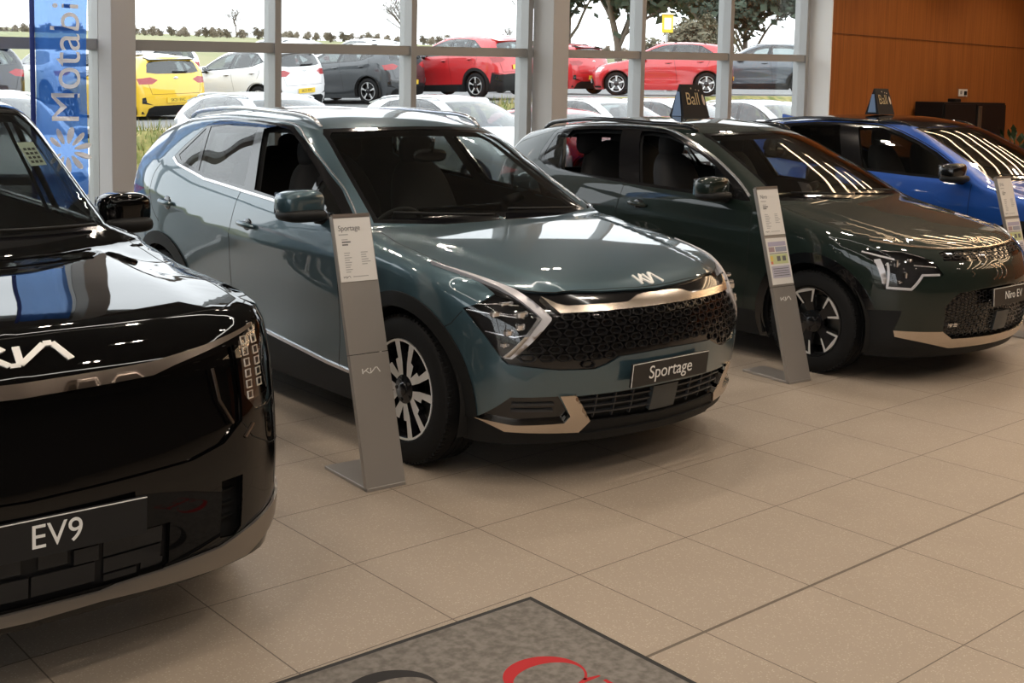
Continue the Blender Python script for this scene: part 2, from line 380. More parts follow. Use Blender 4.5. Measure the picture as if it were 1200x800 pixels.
# glazed left side
k=20
ys=[-9.0,-7.0,-5.0,-3.0,-1.0,1.0,3.0,5.0,7.1]
for a,b in zip(ys[:-1],ys[1:]):
    k+=1; mb=MB(); mb.box((XL,a,HEAD/2),(.2,.07,HEAD)); mb.box((XL,(a+b)/2,2.2),(.15,b-a,.09)); mb.box((XL,(a+b)/2,.04),(.16,b-a,.08)); mb.box((XL,(a+b)/2,HEAD-.05),(.16,b-a,.1)); w=struct(mb,'window_%d'%k,FRAME)
    mb=MB(); mb.box((XL,(a+b)/2,HEAD/2),(.012,b-a-.06,HEAD-.1)); o=mb.build('window_pane',PANE,w); tag(o,kind='structure')
# square pillars just inside the glass
for i,(x0,x1,y0,y1) in enumerate(((.80,1.005,6.82,7.12),(5.56,5.79,6.80,7.12))):
    mb=MB(); mb.box(((x0+x1)/2,(y0+y1)/2,CZ/2),(x1-x0,y1-y0,CZ),bev=.004); struct(mb,'trim_%d'%(i+3),PILLAR)
# lamps of the ceiling: twin downlights, slim light lines, one rounded light ring
LEDW=mat('warm led line',(1,.85,.65),.5,emit=(1,.70,.42),es=STRIP_E); LEDN=mat('neutral led line',(1,1,.95),.5,emit=(1,.95,.86),es=STRIP_E); CAN=mat('lamp can white',(.7,.7,.7),.5)
LAMP=bpy.data.lights.new('downlight','SPOT'); LAMP.energy=DOWN_W; LAMP.spot_size=math.radians(130); LAMP.spot_blend=.6; LAMP.shadow_soft_size=.05; LAMP.color=(1,.85,.70)
first=None
for x in [-7,-4.6,-2.2,.2,2.6,5.0,7.4,9.8,12.2,14.6]:
    for y in [-6.6,-4.2,-1.8,.6,3.0,5.4]:
        if first is None:
            first=empty('ceiling_downlight',(x,y,CZ)); tag(first,'twin round downlight recessed in the grey showroom ceiling','ceiling light','twin downlights over the cars')
            mb=MB(); mb.box((0,0,-.012),(.42,.22,.024),bev=.004); 
            for s in (-1,1): mb.lathe([(.07,-.03),(.075,-.026),(.075,-.02)],20,axis='z',c=(s*.1,0,0))
            mb.build('lamp_frame',CAN,first)
            for s in (-1,1):
                lo=bpy.data.objects.new('lamp',LAMP); link(lo,first); lo.location=(s*.1,0,-.05)
        else: o=instance_tree(first); o.location=(x,y,CZ)
for i,x in enumerate([8.3,9.1,9.9,10.7,11.5,12.3,13.1,13.9]):
    mb=MB(); mb.box((x,.2,CZ-.20),(.05,8.6,.04)); o=mb.build('ceiling_light_line',LEDW); tag(o,'long warm light line hung under the ceiling over the blue car','ceiling light','parallel light lines on the right')
    mb=MB(); mb.box((x,.2,CZ-.165),(.07,8.7,.03)); 
    for y in (-3.5,3.9): mb.box((x,y,CZ-.08),(.02,.02,.16))
    mb.build('light_housing',CAN,o)
def ring(cx,cy,hx,hy,r,z):
    pts=[]
    for (sx,sy,a0) in ((1,1,0),(-1,1,90),(-1,-1,180),(1,-1,270)): pts+=[(cx+sx*(hx-r)+r*math.cos(math.radians(a0+q)),cy+sy*(hy-r)+r*math.sin(math.radians(a0+q)),z) for q in range(0,91,10)]
    pts.append(pts[0]); mb=MB(); mb.tube(pts,.028,8,cap=False); o=mb.build('ceiling_light_ring',LEDN,smooth=True); tag(o,'slim rounded rectangular light ring hung from the ceiling','ceiling light')
    mb=MB(); mb.tube([(p[0],p[1],p[2]+.045) for p in pts],.022,6,cap=False)
    for p in pts[::12]: mb.tube([(p[0],p[1],z+.04),(p[0],p[1],CZ)],.004,5)
    mb.build('light_housing',CAN,o); return o
ring(-1.0,.6,3.0,2.4,.9,3.5)
# ---------------------------------------------------------------- car body kit
def pip(poly,q):
    """points q inside polygon (vectorised)"""
    x,y=q[:,0],q[:,1]; ins=np.zeros(len(q),bool); n=len(poly)
    for i in range(n):
        x1,y1=poly[i];x2,y2=poly[(i+1)%n]
        if y1==y2: continue
        c=((y1>y)!=(y2>y))&(x<(x2-x1)*(y-y1)/(y2-y1)+x1); ins^=c
    return ins
def dens(pts,ds,closed):
    out=[]; n=len(pts)
    for i in range(n if closed else n-1):
        a,b=np.array(pts[i],float),np.array(pts[(i+1)%n],float); k=max(1,int(np.ceil(np.linalg.norm(b-a)/ds)))
        for j in range(k): out.append(tuple(a+(b-a)*j/k))
    if not closed: out.append(tuple(pts[-1]))
    return out
def lift(sh,pieces,ds,closed=True):
    """pieces: [(view,[points]),...] joined into one outline on the surface; mixed views are joined straight"""
    P=[]
    for v,pts in pieces:
        one=len(pieces)==1
        d=dens(pts,ds,closed and one) if len(pts)>1 else pts
        if v=='p': P.append(np.array(d,float))
        else: P.append(sh.view(v,d))
    return np.concatenate(P)
def cdt(V,E):
    r=geometry.delaunay_2d_cdt([Vector((float(a),float(b))) for a,b in V],E,[],0,1e-6)
    return np.array([(v.x,v.y) for v in r[0]]),[tuple(f) for f in r[2]]
def grow(sh,regions,ds,root,mats_default,skirt=.010):
    """cuts the whole outer form into named panels along their outlines and builds every panel as a mesh of its own"""
    hp=PI/2*sh.R; u0,u1=sh.xr-hp,sh.xf+hp
    # lower rim
    us=np.arange(u0,u1+.001,(u1-u0)/160); lowr=[]
    vs_=np.linspace(-.95,.25,60)
    for u in us:
        z=sh.from_dom(np.stack([np.full(60,u),vs_],1))[:,2]; lowr.append((u,float(np.interp(sh.zs,z,vs_))))
    outer=lowr+[(u1,v) for v in np.linspace(lowr[-1][1],hp,60)[1:]]+[(u,hp) for u in np.linspace(u1,u0,160)[1:]]+[(u0,v) for v in np.linspace(hp,lowr[0][1],60)[1:-1]]
    segs=[(outer,None)]; polys=[]
    for r in regions:
        P=lift(sh,r['p'],ds); q=sh.to_dom(P)
        # points on the centre plane sit exactly on the border of the half map
        c=np.abs(P[:,1])<1e-4
        q[:,0]=np.where(c&(P[:,0]>sh.xf),u1,np.where(c&(P[:,0]<sh.xr),u0,q[:,0])); q[:,1]=np.where(c&(P[:,0]<=sh.xf)&(P[:,0]>=sh.xr),hp,q[:,1])
        q=dens([tuple(a) for a in q],ds*1.3,True)
        polys.append(q); segs.append((q,r))
    V=[];E=[]
    for q,r in segs:
        b=len(V); V+=list(q); E+=[(b+i,b+(i+1)%len(q)) for i in range(len(q))]
    B=np.array(V); gu=np.arange(u0,u1,ds); gv=np.arange(-.9,hp,ds)
    G=np.array([(a+(.5*ds if j%2 else 0),b) for j,b in enumerate(gv) for a in gu])
    G=G[pip(outer,G)]; keep=np.ones(len(G),bool)
    cells={}
    for p in B: cells.setdefault((int(p[0]//ds),int(p[1]//ds)),[]).append(p)
    for i,g in enumerate(G):
        a,b=int(g[0]//ds),int(g[1]//ds)
        for da in(-1,0,1):
            for db in(-1,0,1):
                for p in cells.get((a+da,b+db),()):
                    if (p[0]-g[0])**2+(p[1]-g[1])**2<(.45*ds)**2: keep[i]=False
    Q,T=cdt(list(map(tuple,B))+[tuple(g) for g in G[keep]],E)
    T=np.array([t for t in T if len(t)==3]); cen=Q[T].mean(1)
    ok=pip(outer,cen); idx=np.full(len(T),-1)
    for k in range(len(regions)-1,-1,-1): idx[pip(polys[k],cen)]=k
    idx[~ok]=-2
    P=sh.from_dom(Q); N=sh.normal(P)
    onc=(Q[:,0]>u1-1e-5)|(Q[:,0]<u0+1e-5)|(Q[:,1]>hp-1e-5); P[onc,1]=0; N[onc,1]=0
    res={}
    def panel(name,tri,material,off,parent,side,sk=skirt,only=None):
        used,inv=np.unique(tri,return_inverse=True); t=inv.reshape(-1,3); p=P[used]+N[used]*off; n=N[used].copy(); c=onc[used]
        # orient
        a=np.cross(p[t[:,1]]-p[t[:,0]],p[t[:,2]]-p[t[:,0]]); area=np.linalg.norm(a,axis=1); t=t[area>1e-9]; a=a[area>1e-9]
        fl=(a*n[t[:,0]]).sum(1)<0; t[fl]=t[fl][:,::-1]
        ed={}
        for f in t:
            for i in range(3):
                e=(f[i],f[(i+1)%3]); ed[e]=1
        rim=[e for e in ed if (e[1],e[0]) not in ed and not (c[e[0]] and c[e[1]])] if sk else []
        def side_mesh(sgn):
            V=p.copy(); V[:,1]*=sgn; NN=n.copy(); NN[:,1]*=sgn; F=[tuple(f) if sgn>0 else tuple(f[::-1]) for f in t]
            if rim:
                b=len(V); R=np.array(rim); A,Bv=p[R[:,0]],p[R[:,1]]; nn=n[R[:,0]]
                on=np.cross(Bv-A,nn); on/=np.maximum(np.linalg.norm(on,axis=1),1e-9)[:,None]
                X=np.stack([A,Bv,Bv-n[R[:,1]]*sk,A-nn*sk],1).reshape(-1,3); X[:,1]*=sgn; on=np.repeat(on,4,0); on[:,1]*=sgn
                V=np.concatenate([V,X]); NN=np.concatenate([NN,on])
                F+=[(b+4*i,b+4*i+3,b+4*i+2,b+4*i+1) if sgn>0 else (b+4*i,b+4*i+1,b+4*i+2,b+4*i+3) for i in range(len(rim))]
            return V,F,NN
        if side:
            o=[]
            for sgn in (-1,1):
                if only and sgn!=only: o.append(None); continue
                V,F,NN=side_mesh(sgn); o.append(mk(name,V,F,material,parent[sgn] if isinstance(parent,dict) else parent,N=NN))
            return {-1:o[0],1:o[1]}
        V1,F1,N1=side_mesh(1); V2,F2,N2=side_mesh(-1)
        # weld along the centre line
        m=np.arange(len(V2))+len(V1); ci=np.where(c)[0]; m[ci]=ci
        F=F1+[tuple(m[list(f)]) for f in F2]
        V=np.concatenate([V1,V2]); NN=np.concatenate([N1,N2]); us_=np.unique(np.concatenate([np.array(f).ravel() for f in F]))
        mp=np.zeros(len(V),int); mp[us_]=np.arange(len(us_))
        return mk(name,V[us_],[tuple(mp[list(f)]) for f in F],material,parent,N=NN[us_])
    for k in range(-1,len(regions)):
        r=regions[k] if k>=0 else mats_default
        tri=T[idx==k]
        if r.get('drop') or len(tri)==0: continue
        par=r.get('in'); par=root if par is None else res[par]
        res[r['key'] if 'key' in r else r['n']]=panel(r['n'],tri,r['m'],r.get('off',0),par,r.get('side',False),r.get('skirt',skirt),r.get('only'))
    # dark lining behind the painted panels
    see=[k for k,r in enumerate(regions) if r.get('see') or r.get('drop')]
    tri=T[(idx!=-2)&~np.isin(idx,see)]
    panel('cabin_lining',tri,CABIN,-.045,root,False,0)
    return res
def edgecurve(sh,view,pts,ds): return lift(sh,[(view,pts)],ds,False)
def ribbon(sh,mb,view,pts,w,h=.002,base=-.001,m=0,ds=.02,both=True,taper=None,P=None):
    """a raised strip that follows the surface"""
    if P is None: P=edgecurve(sh,view,pts,ds)
    N=sh.normal(P); k=len(P)
    T=np.gradient(P,axis=0); S=np.cross(N,T); S/=np.maximum(np.linalg.norm(S,axis=1),1e-9)[:,None]
    ww=np.full(k,w/2.) if taper is None else np.interp(np.linspace(0,1,k),*taper)*w/2
    ww=ww[:,None]
    for sg in ((1,-1) if both else (1,)):
        rows=[P-S*ww+N*base,P-S*ww*.75+N*h,P+S*ww*.75+N*h,P+S*ww+N*base]
        V=np.stack(rows,1).reshape(-1,3).copy(); V[:,1]*=sg
        F=[(i*4+j,i*4+j+1,(i+1)*4+j+1,(i+1)*4+j) for i in range(k-1) for j in range(3)]+[(0,1,2,3),(4*k-1,4*k-2,4*k-3,4*k-4)]
        mb.add(V,F,m)
def patch(sh,mb,view,poly,off=.004,thick=.008,m=0,ds=.03,both=True,inner=True):
    """an outline panel with thickness, laid on the surface"""
    b=dens(poly,ds,True); B=np.array(b); lo,hi=B.min(0),B.max(0)
    G=np.array([(x,z) for x in np.arange(lo[0],hi[0],ds) for z in np.arange(lo[1],hi[1],ds)]) if inner else np.zeros((0,2))
    if len(G):
        G=G[pip(b,G)]
        if len(G): G=G[np.sqrt(((G[:,None]-B[None])**2).sum(2)).min(1)>.4*ds]
    Q,T=cdt(list(b)+[tuple(g) for g in G],[(i,(i+1)%len(b)) for i in range(len(b))])
    T=np.array([t for t in T if len(t)==3]); T=T[pip(b,Q[T].mean(1))]
    P0=sh.view(view,Q); N=sh.normal(P0); P=P0+N*off
    a=np.cross(P[T[:,1]]-P[T[:,0]],P[T[:,2]]-P[T[:,0]]); fl=(a*N[T[:,0]]).sum(1)<0; T[fl]=T[fl][:,::-1]
    ed={(f[i],f[(i+1)%3]) for f in T for i in range(3)}; rim=[e for e in ed if (e[1],e[0]) not in ed]
    for sg in ((1,-1) if both else (1,)):
        V=np.concatenate([P,P-N*thick]).copy(); V[:,1]*=sg; n=len(P)
        F=[tuple(f) for f in T]+[(e[1],e[0],e[0]+n,e[1]+n) for e in rim]
        if sg<0: F=[f[::-1] for f in F]
        mb.add(V,F,m)
def frame_at(sh,view,q):
    P=sh.view(view,[q])[0]; N=sh.normal(P[None])[0]; return P,N
LOGO=[[(0,0),(0,1)],[(.15,.30),(1.05,1)],[(.55,.62),(1.12,0),(1.45,0),(1.45,1)],[(1.45,.0),(2.35,1),(2.62,1),(3.1,0)]]
def logo(mb,f,w,th=.16,m=0):
    """the stroke letters of the maker's badge: f maps (0..1 across, 0..1 up, height) to space"""
    for ln in LOGO:
        for (a,b) in zip(ln[:-1],ln[1:]):
            a=np.array(a);b=np.array(b); d=(b-a)/np.linalg.norm(b-a); n=np.array((-d[1],d[0]))*th/2
            q=[a-n,b-n,b+n,a+n]
            top=[f(p[0]/3.1,p[1],1) for p in q]; bot=[f(p[0]/3.1,p[1],0) for p in q]
            mb.add(top+bot,[(0,1,2,3),(7,6,5,4),(0,4,5,1),(1,5,6,2),(2,6,7,3),(3,7,4,0)],m)
def wheel(name,r,rim,w,style,root,spots):
    """tyre, rim with spokes, hub, disc and nuts; outer face at y=0 looking to -y"""
    t=MB(); s=w
    prof=[(rim+.004,.012),(rim+.012,.0),(rim+(r-rim)*.45,-.004),(r-.03,.004),(r-.012,.014),(r-.002,.035),(r,.055)]
    for k in range(1,4):
        a=.055+(w-.11)*k/4; prof+=[(r,a-.006),(r-.007,a-.004),(r-.007,a+.004),(r,a+.006)]
    prof+=[(r,w-.055),(r-.012,w-.014),(r-.03,w-.004),(rim+.012,w),(rim,w-.01)]
    t.lathe(prof,72)
    if style.get('tread',True):
        for k in range(84): # shoulder blocks
            q=2*PI*k/84
            for (a0,a1) in ((.012,.045),(w-.045,w-.012)):
                c,sn=math.cos(q),math.sin(q); rr=r-.004
                t.add([(c*(rr+dr)-sn*dt,a,sn*(rr+dr)+c*dt) for dr in(-.01,.0022) for dt in(-.008,.008) for a in(a0,a1)],[(0,1,3,2),(4,6,7,5),(0,4,5,1),(2,3,7,6),(0,2,6,4),(1,5,7,3)])
    rm=MB()
    rm.lathe([(rim+.006,.01),(rim+.004,.002),(rim-.006,.004),(rim-.014,.014),(rim-.02,.05),(rim-.03,w-.02),(rim-.06,w-.015),(.0,w-.02)],72,mf=lambda i:1 if i<2 and style.get('lip',1) else 0)
    for k in range(style['n']):
        q0=2*PI*k/style['n']+style.get('rot',0)
        for (poly,mi,y0,y1) in style['spokes']:
            def mp(dep):
                def g(a,b):
                    x,z=b*rim,a*rim; rr=math.hypot(a,b)
                    return (x*math.cos(q0)-z*math.sin(q0), dep+.018*(1-rr), x*math.sin(q0)+z*math.cos(q0))
                return g
            rm.prism(poly,mp(y0),mp(y1),0,None); 
            nF=2*len(geometry.tessellate_polygon([[Vector((p[0],p[1],0)) for p in poly]]))+len(poly)
            half=(nF-len(poly))//2
            for j in range(len(rm.M)-nF,len(rm.M)-nF+half): rm.M[j]=mi
    rm.lathe([(.0,.006),(.03,.006),(.034,.010),(.07,.016),(.075,.05)],32,m=0)
    hub=MB(); hub.lathe([(0,.0),(.024,.0),(.029,.003),(.03,.012)],28)
    dsc=MB(); dsc.lathe([(.07,.09),(rim*.74,.09),(rim*.74,.112),(.07,.112)],48)
    nuts=rm
    for k in range(5):
        q=2*PI*(k+.5)/5; nuts.lathe([(0,.008),(.009,.008),(.010,.03)],6,c=(.055*math.cos(q),0,.055*math.sin(q)))
    first=None
    for (x,y,z,flip,st) in spots:
        if first is None:
            o=rm.build(name,[DARKMETAL,MACHINED],root,auto=.6)
            t.build('tyre',RUBBER,o,auto=.7); hub.build('hub_cap',DARKMETAL,o,auto=.6); dsc.build('brake_disc',mat('brake disc steel',(.2,.2,.2),.35,1),o,auto=.6)
            first=o
        else: o=instance_tree(first,root)
        o.location=(x,y,z); o.rotation_euler=(0,0,PI if flip else 0)
        if st: o.rotation_euler[2]+=st
    return first
def sym(poly): return poly+[(-a,b) for a,b in poly[::-1]]
WHEEL_TWIN=dict(n=5,rot=.25,spokes=[([(-.16,.16),(-.30,.55),(-.22,.60),(-.34,.97),(-.17,.985),(-.08,.55),(-.05,.14)],1,.004,.04),([(.16,.16),(.30,.55),(.22,.60),(.34,.97),(.17,.985),(.08,.55),(.05,.14)],1,.004,.04)])
WHEEL_HOOK=dict(n=5,rot=.6,lip=0,spokes=[([(-.10,.14),(-.15,.52),(-.36,.90),(.36,.90),(.15,.52),(.10,.14)],0,.012,.045),([(-.36,.91),(-.32,.945),(-.12,.985),(.12,.985),(.32,.945),(.36,.91),(.17,.55),(.12,.56),(.26,.88),(-.26,.88),(-.12,.56),(-.17,.55)],1,.004,.03)])
WHEEL_FIVE=dict(n=5,rot=.3,tread=False,spokes=[([(-.10,.12),(-.07,.6),(-.16,.97),(.16,.97),(.07,.6),(.10,.12)],1,.006,.04)])
WHEEL_MULTI=dict(n=8,rot=.1,tread=False,spokes=[([(-.06,.12),(-.04,.6),(-.10,.97),(.10,.97),(.04,.6),(.06,.12)],1,.006,.04)])
def well(sh,xs,zc,r,root):
    for x in xs:
        mb=MB()
        for sg in (-1,1):
            n=20; V=[]
            for j in range(n+1):
                q=PI*j/n-.25+.5*j/n*0; 
                for y in (.50,.90): V.append((x+math.cos(-.35+(PI+.7)*j/n)*r,sg*y,zc+math.sin(-.35+(PI+.7)*j/n)*r))
            mb.add(V,[(2*j,2*j+1,2*j+3,2*j+2) for j in range(n)])
            mb.add([(x,sg*.50,zc)]+[(x+math.cos(-.35+(PI+.7)*j/n)*r,sg*.50,zc+math.sin(-.35+(PI+.7)*j/n)*r) for j in range(n+1)],[(0,j+1,j+2) for j in range(n)])
        mb.build_lr('wheel_well',BLACKHOLE,root,smooth=True)
def ellip(mb,c,r,nu=20,nv=12,m=0,p=2.0,shape=None):
    """super-ellipsoid with an optional per-vertex reshaping"""
    V=[];F=[]
    sp=lambda a: math.copysign(abs(a)**(2/p),a)
    for i in range(nv+1):
        th=-PI/2+PI*i/nv
        for j in range(nu):
            ph=2*PI*j/nu
            v=[sp(math.cos(th))*sp(math.cos(ph)),sp(math.cos(th))*sp(math.sin(ph)),sp(math.sin(th))]
            if shape: v=shape(*v)
            V.append((c[0]+v[0]*r[0],c[1]+v[1]*r[1],c[2]+v[2]*r[2]))
    for i in range(nv):
        for j in range(nu): F.append((i*nu+j,i*nu+(j+1)%nu,(i+1)*nu+(j+1)%nu,(i+1)*nu+j))
    return mb.add(V,F,m)
def mirrors(root,x,y,z,paintm,size=(.10,.125,.085),fold=None):
    """outside mirrors; fold: (x,y) of the left one when it is folded back along the door"""
    x0,y0,s0=x,y,size
    for sg in (-1,1):
        if sg>0 and fold:
            x,y=fold; size=(s0[1],s0[0]*.75,s0[2])
        else: x,y,size=x0,y0,s0
        mb=MB()
        ellip(mb,(x,sg*y,z),size,24,16,0,p=3.2,shape=lambda a,b,c:(a*(1-.35*max(0,a))*(1 if c>0 else .95)-.12*abs(b), b*(1-.12*max(0,a)), c*(1-.18*(b*sg+1)/2)+.06*b*sg))
        o=mb.build('door_mirror',paintm,root,smooth=True)
        mb=MB(); ellip(mb,(x-.01,sg*y,z-size[2]*.62),(size[0]*.98,size[1]*.98,size[2]*.42),20,12,0,p=3); mb.tube([(x-.02,sg*(y-.09),z-.075),(x,sg*(y-.17),z-.085),(x+.03,sg*(y-.26),z-.09)],[.03,.034,.03],10); mb.build('mirror_foot',PLASTIC,o,smooth=True)
        mb=MB(); mb.prism([(sg*y-.10,z-.05),(sg*y+.10,z-.04),(sg*y+.09,z+.055),(sg*y-.095,z+.06)],lambda a,b:(x-size[0]*.80,a,b),lambda a,b:(x-size[0]*1.0,a,b)); mb.build('mirror_glass',LAMPSIL,o)
def handle(sh,root,pts,paintm,chrome=None,cup=.045):
    for sg in (-1,1):
        for (x,z) in pts:
            P,N=frame_at(sh,'s',(x,z)); mb=MB()
            P=np.array((P[0],P[1]*sg,P[2])); N=np.array((N[0],N[1]*sg,N[2]))
            n=9; pp=[P+np.array((d,0,0))+N*(.028-.024*(abs(d)/.092)**3)+np.array((0,0,-.006*d/.1)) for d in np.linspace(-.092,.092,n)]
            mb.tube(pp,[.010]+[.016]*(n-2)+[.010],10); o=mb.build('door_handle',paintm,root,smooth=True)
            mb=MB(); ellip(mb,tuple(P-N*.006+np.array((0,0,-.006))),(.060,.013,cup),20,10); mb.build('handle_recess',BLACKGLOSS,o,smooth=True)
def cabin(root,xs,belt,roofz,rhd=-1,wheelx=.45,dashx=.75,hw=.62,seatm=None,floor=.32,rear=True):
    seatm=seatm or CABINS; first=None
    def seat(loc,wid,back):
        mb=MB(); ellip(mb,(0.05,0,.30),(.27,wid,.11),18,12,p=3.4)
        ellip(mb,(-.27,0,.62),(.10,wid*.96,.40),18,14,p=3.2,shape=lambda a,b,c:(a-1.1*c*back*4,b*(1-.22*max(0,c)),c))
        o=mb.build('seat',seatm,root,smooth=True); o.location=loc
        return o
    def head(o,y,x=-.40,z=1.07):
        mb=MB(); ellip(mb,(x,y,z),(.05,.13,.10),16,12,p=3); mb.tube([(x,y-.05,z-.2),(x,y-.05,z)],.007); mb.tube([(x,y+.05,z-.2),(x,y+.05,z)],.007); mb.build('headrest',seatm,o,smooth=True)
    for y in (-.37,.37):
        o=seat((xs[0],y,floor),.26,.32); head(o,0)
    if rear:
        o=seat((xs[1],0,floor+.05),.62,.32)
        for y in (-.4,0,.4): head(o,y,-.40,1.0)
    mb=MB(); ellip(mb,(dashx+.02,0,belt-.13),(.30,hw+.1,.10),24,12,p=3); mb.box((dashx+.05,0,belt-.32),(.36,2*hw,.3),bev=.04)
    o=mb.build('dashboard',CABIN,root,smooth=True)
    mb=MB(); mb.box((dashx-.25,0.05,belt-.03),(.02,.62,.13),bev=.015); mb.build('display_screen',BLACKGLOSS,o)
    mb=MB(); n=28; c=np.array((wheelx,rhd*.37,belt-.13)); ax=np.array((-.9,0,.44)); v=np.array((.44,0,.9))
    ring=[c+np.array((0,1,0))*.185*math.cos(2*PI*j/n)+v*.185*math.sin(2*PI*j/n) for j in range(n+1)]
    mb.tube(ring,.015,8,cap=False); mb.tube([c-np.array((0,.18,0)),c+np.array((0,.18,0))],.02,8); mb.tube([c,c-v*.18],.02,8)
    ellip(mb,tuple(c),(.05,.075,.06),14,10); mb.tube([c,c-ax*.25],.03,8); mb.build('steering_wheel',CABIN,root,smooth=True)
    mb=MB(); mb.box((0,0,.235),(3.6,1.5,.05)); mb.build('underfloor',BLACKHOLE,root)
    mb=MB(); mb.box((xs[0]-.05,0,floor+.02),(2.6,1.5,.03)); mb.build('cabin_floor',CABIN,root)
def plate(sh,root,q,text,view='f',wid=.52,hei=.111,bg=None,fg=None,proud=.012,border=True,size=.075,sx=.95,tilt=True,x=None):
    P,N=frame_at(sh,view,q); sg=1 if view=='f' else -1
    bg=bg or PLATEB; fg=fg or LETTERW
    al=math.atan2(N[2],abs(N[0]))*(1 if tilt else 0)
    ex=np.array((0,sg*1.0,0)); ez=np.array((-sg*math.sin(al),0,math.cos(al))); en=np.array((sg*math.cos(al),0,math.sin(al)))
    c=np.array((P[0] if x is None else x,q[0],q[1]))+en*proud
    pt=lambda a,b,h: c+ex*a+ez*b+en*h
    mb=MB(); mb.prism([(-wid/2,-hei/2),(wid/2,-hei/2),(wid/2,hei/2),(-wid/2,hei/2)],lambda a,b:pt(a,b,0),lambda a,b:pt(a,b,-.012)); o=mb.build('number_plate',bg,root)
    mb=MB(); V,F=text_mesh(text,size,.0006); mb.add([pt(v[0]*sx,v[1],v[2]+.0012) for v in V],F); mb.build('plate_lettering',fg,o,fix=False)
    if border:
        mb=MB(); b=.003
        for (a0,b0,a1,b1) in ((-wid/2,hei/2-b,wid/2,hei/2),(-wid/2,-hei/2,-wid/2+b,hei/2)): mb.prism([(a0,b0),(a1,b0),(a1,b1),(a0,b1)],lambda a,b:pt(a,b,.0015),lambda a,b:pt(a,b,0))
        mb.build('plate_edge',LETTERW,o)
    return o
def wipers(sh,root,lines):
    mb=MB()
    for (p0,p1) in lines:
        P=edgecurve(sh,'f',[p0,p1],.05); N=sh.normal(P); mb.tube([tuple(a+n*.018) for a,n in zip(P,N)],.008,6)
    mb.build('wiper',PLASTIC,root,smooth=True)
def rails(sh,root,pts,m,r=.016,rise=.035):
    for sg in(-1,1):
        P=edgecurve(sh,'t',pts,.06); k=len(P); t=np.linspace(0,1,k); h=rise*np.clip(np.minimum(t,1-t)/.06,0,1)**.6
        V=[(p[0],p[1]*sg,p[2]+.004+q) for p,q in zip(P,h)]
        mb=MB(); mb.tube(V,[r*.7]+[r]*(k-2)+[r*.7],10); mb.build('roof_rail',m,root,smooth=True)
def hexmesh(sh,inner,dx,dz,w,h,z0,rows,cols,deep=.0105,lift_=.003,yn=.01):
    mb=MB()
    for r_ in range(rows):
        for c_ in range(cols):
            y=c_*dx+(dx/2 if r_%2 else 0); z=z0+r_*dz
            if not pip(inner,np.array([(y,z)]))[0]: continue
            P=sh.view('f',[(y+w*a,z+h*b) for a,b in ((-1,0),(-.6,1),(.6,1),(1,0),(.6,-1),(-.6,-1))]); N=sh.normal(P); C=sh.view('f',[(y,z)])[0]
            for sg in (1,-1):
                if sg<0 and y<yn: continue
                V=np.concatenate([P+N*lift_,C+(P-C)*.74+N*lift_,C+(P-C)*.66-N*deep]).copy(); V[:,1]*=sg
                mb.add(V,[(k,(k+1)%6,6+(k+1)%6,6+k) for k in range(6)]+[(6+k,6+(k+1)%6,12+(k+1)%6,12+k) for k in range(6)])
    return mb
GRILLEGLOSS=mat('grille dark gloss',(.009,.009,.010),.3,0,spec=.4)
# ---------------------------------------------------------------- the teal SUV
def mirror_y(p): return p
TEAL=paint('teal metallic paint',(.054,.104,.130),.5,.36)
SPORT=dict(crease=[(-2.2,1.13),(-1.45,1.095),(-.9,1.0),(-.46,.94),(.2,.925),(.66,.922),(1.4,.94)],crease_form=(.020,.11,-2.0,1.25),zsill=.2,xf=.95,xr=-1.0,z0=.55,
 top=[(2.5,.60),(2.3,.77),(2.2,.83),(2.1,.885),(1.9,.95),(1.5,1.025),(1.15,1.072),(.965,1.095),(.9,1.135),(.7,1.264),(.45,1.42),(.2,1.556),(.02,1.612),(-.3,1.655),(-.8,1.665),(-1.4,1.63),(-1.85,1.555),(-2.0,1.515),(-2.4,1.41)],top_sig=.02,
 crown=[(2.3,.03),(1.0,.02),(.7,.05),(.2,.12),(-.5,.15),(-2,.12)], sweep=[(2.2,.12),(1.2,.12),(.8,.16),(.2,.22),(-.3,0),(-1.2,0),(-2,-.15)],
 belt=[(2.3,.98),(1.6,1.03),(.95,1.085),(.5,1.125),(-.23,1.175),(-.8,1.215),(-1.25,1.28),(-1.6,1.30),(-2.3,1.28)],
 low=[(0,.875),(.12,.90),(.3,.918),(.5,.925),(.68,.933),(.8,.931),(.9,.92),(.96,.905),(1,.885)],
 upp=[(-.05,.91),(0,.885),(.03,.868),(.1,.832),(.2,.78),(.3,.724),(.38,.672),(.44,.60),(.5,.48)],
 planlow=[(2.4,.55),(2.2,.34),(2.0,.14),(1.8,.055),(1.6,.02),(1.35,0),(-1.35,0),(-1.7,.025),(-1.95,.07),(-2.1,.13),(-2.25,.26),(-2.4,.5)],
 planup=[(1,0),(-.6,0),(-1.2,.03),(-1.7,.08),(-2.1,.14)],
 front=[(.1,2.08),(.2,2.13),(.3,2.175),(.42,2.205),(.55,2.225),(.66,2.215),(.78,2.185),(.86,2.14),(.95,2.06),(1.1,1.8)],
 fcurve=[(0,0),(.15,.007),(.3,.028),(.45,.066),(.6,.125),(.7,.185),(.8,.27),(.88,.38),(.94,.52),(1,.75)],
 rear=[(.2,-2.15),(.35,-2.235),(.6,-2.255),(.85,-2.22),(1.0,-2.19),(1.15,-2.13),(1.3,-2.03),(1.5,-1.92),(1.7,-1.82)],
 rcurve=[(0,0),(.4,.03),(.7,.1),(.85,.2),(.93,.35),(1,.6)],
 kt=.07,ktx=[(2.2,.10),(1.1,.09),(.85,.05),(.2,.05),(-.5,.07),(-2,.07)],kf=.07,kb=.05,
 bumps=[(1.35,.62,.42,.3,.016),(-1.33,.66,.46,.34,.02),(0,.52,.95,.17,-.022)])
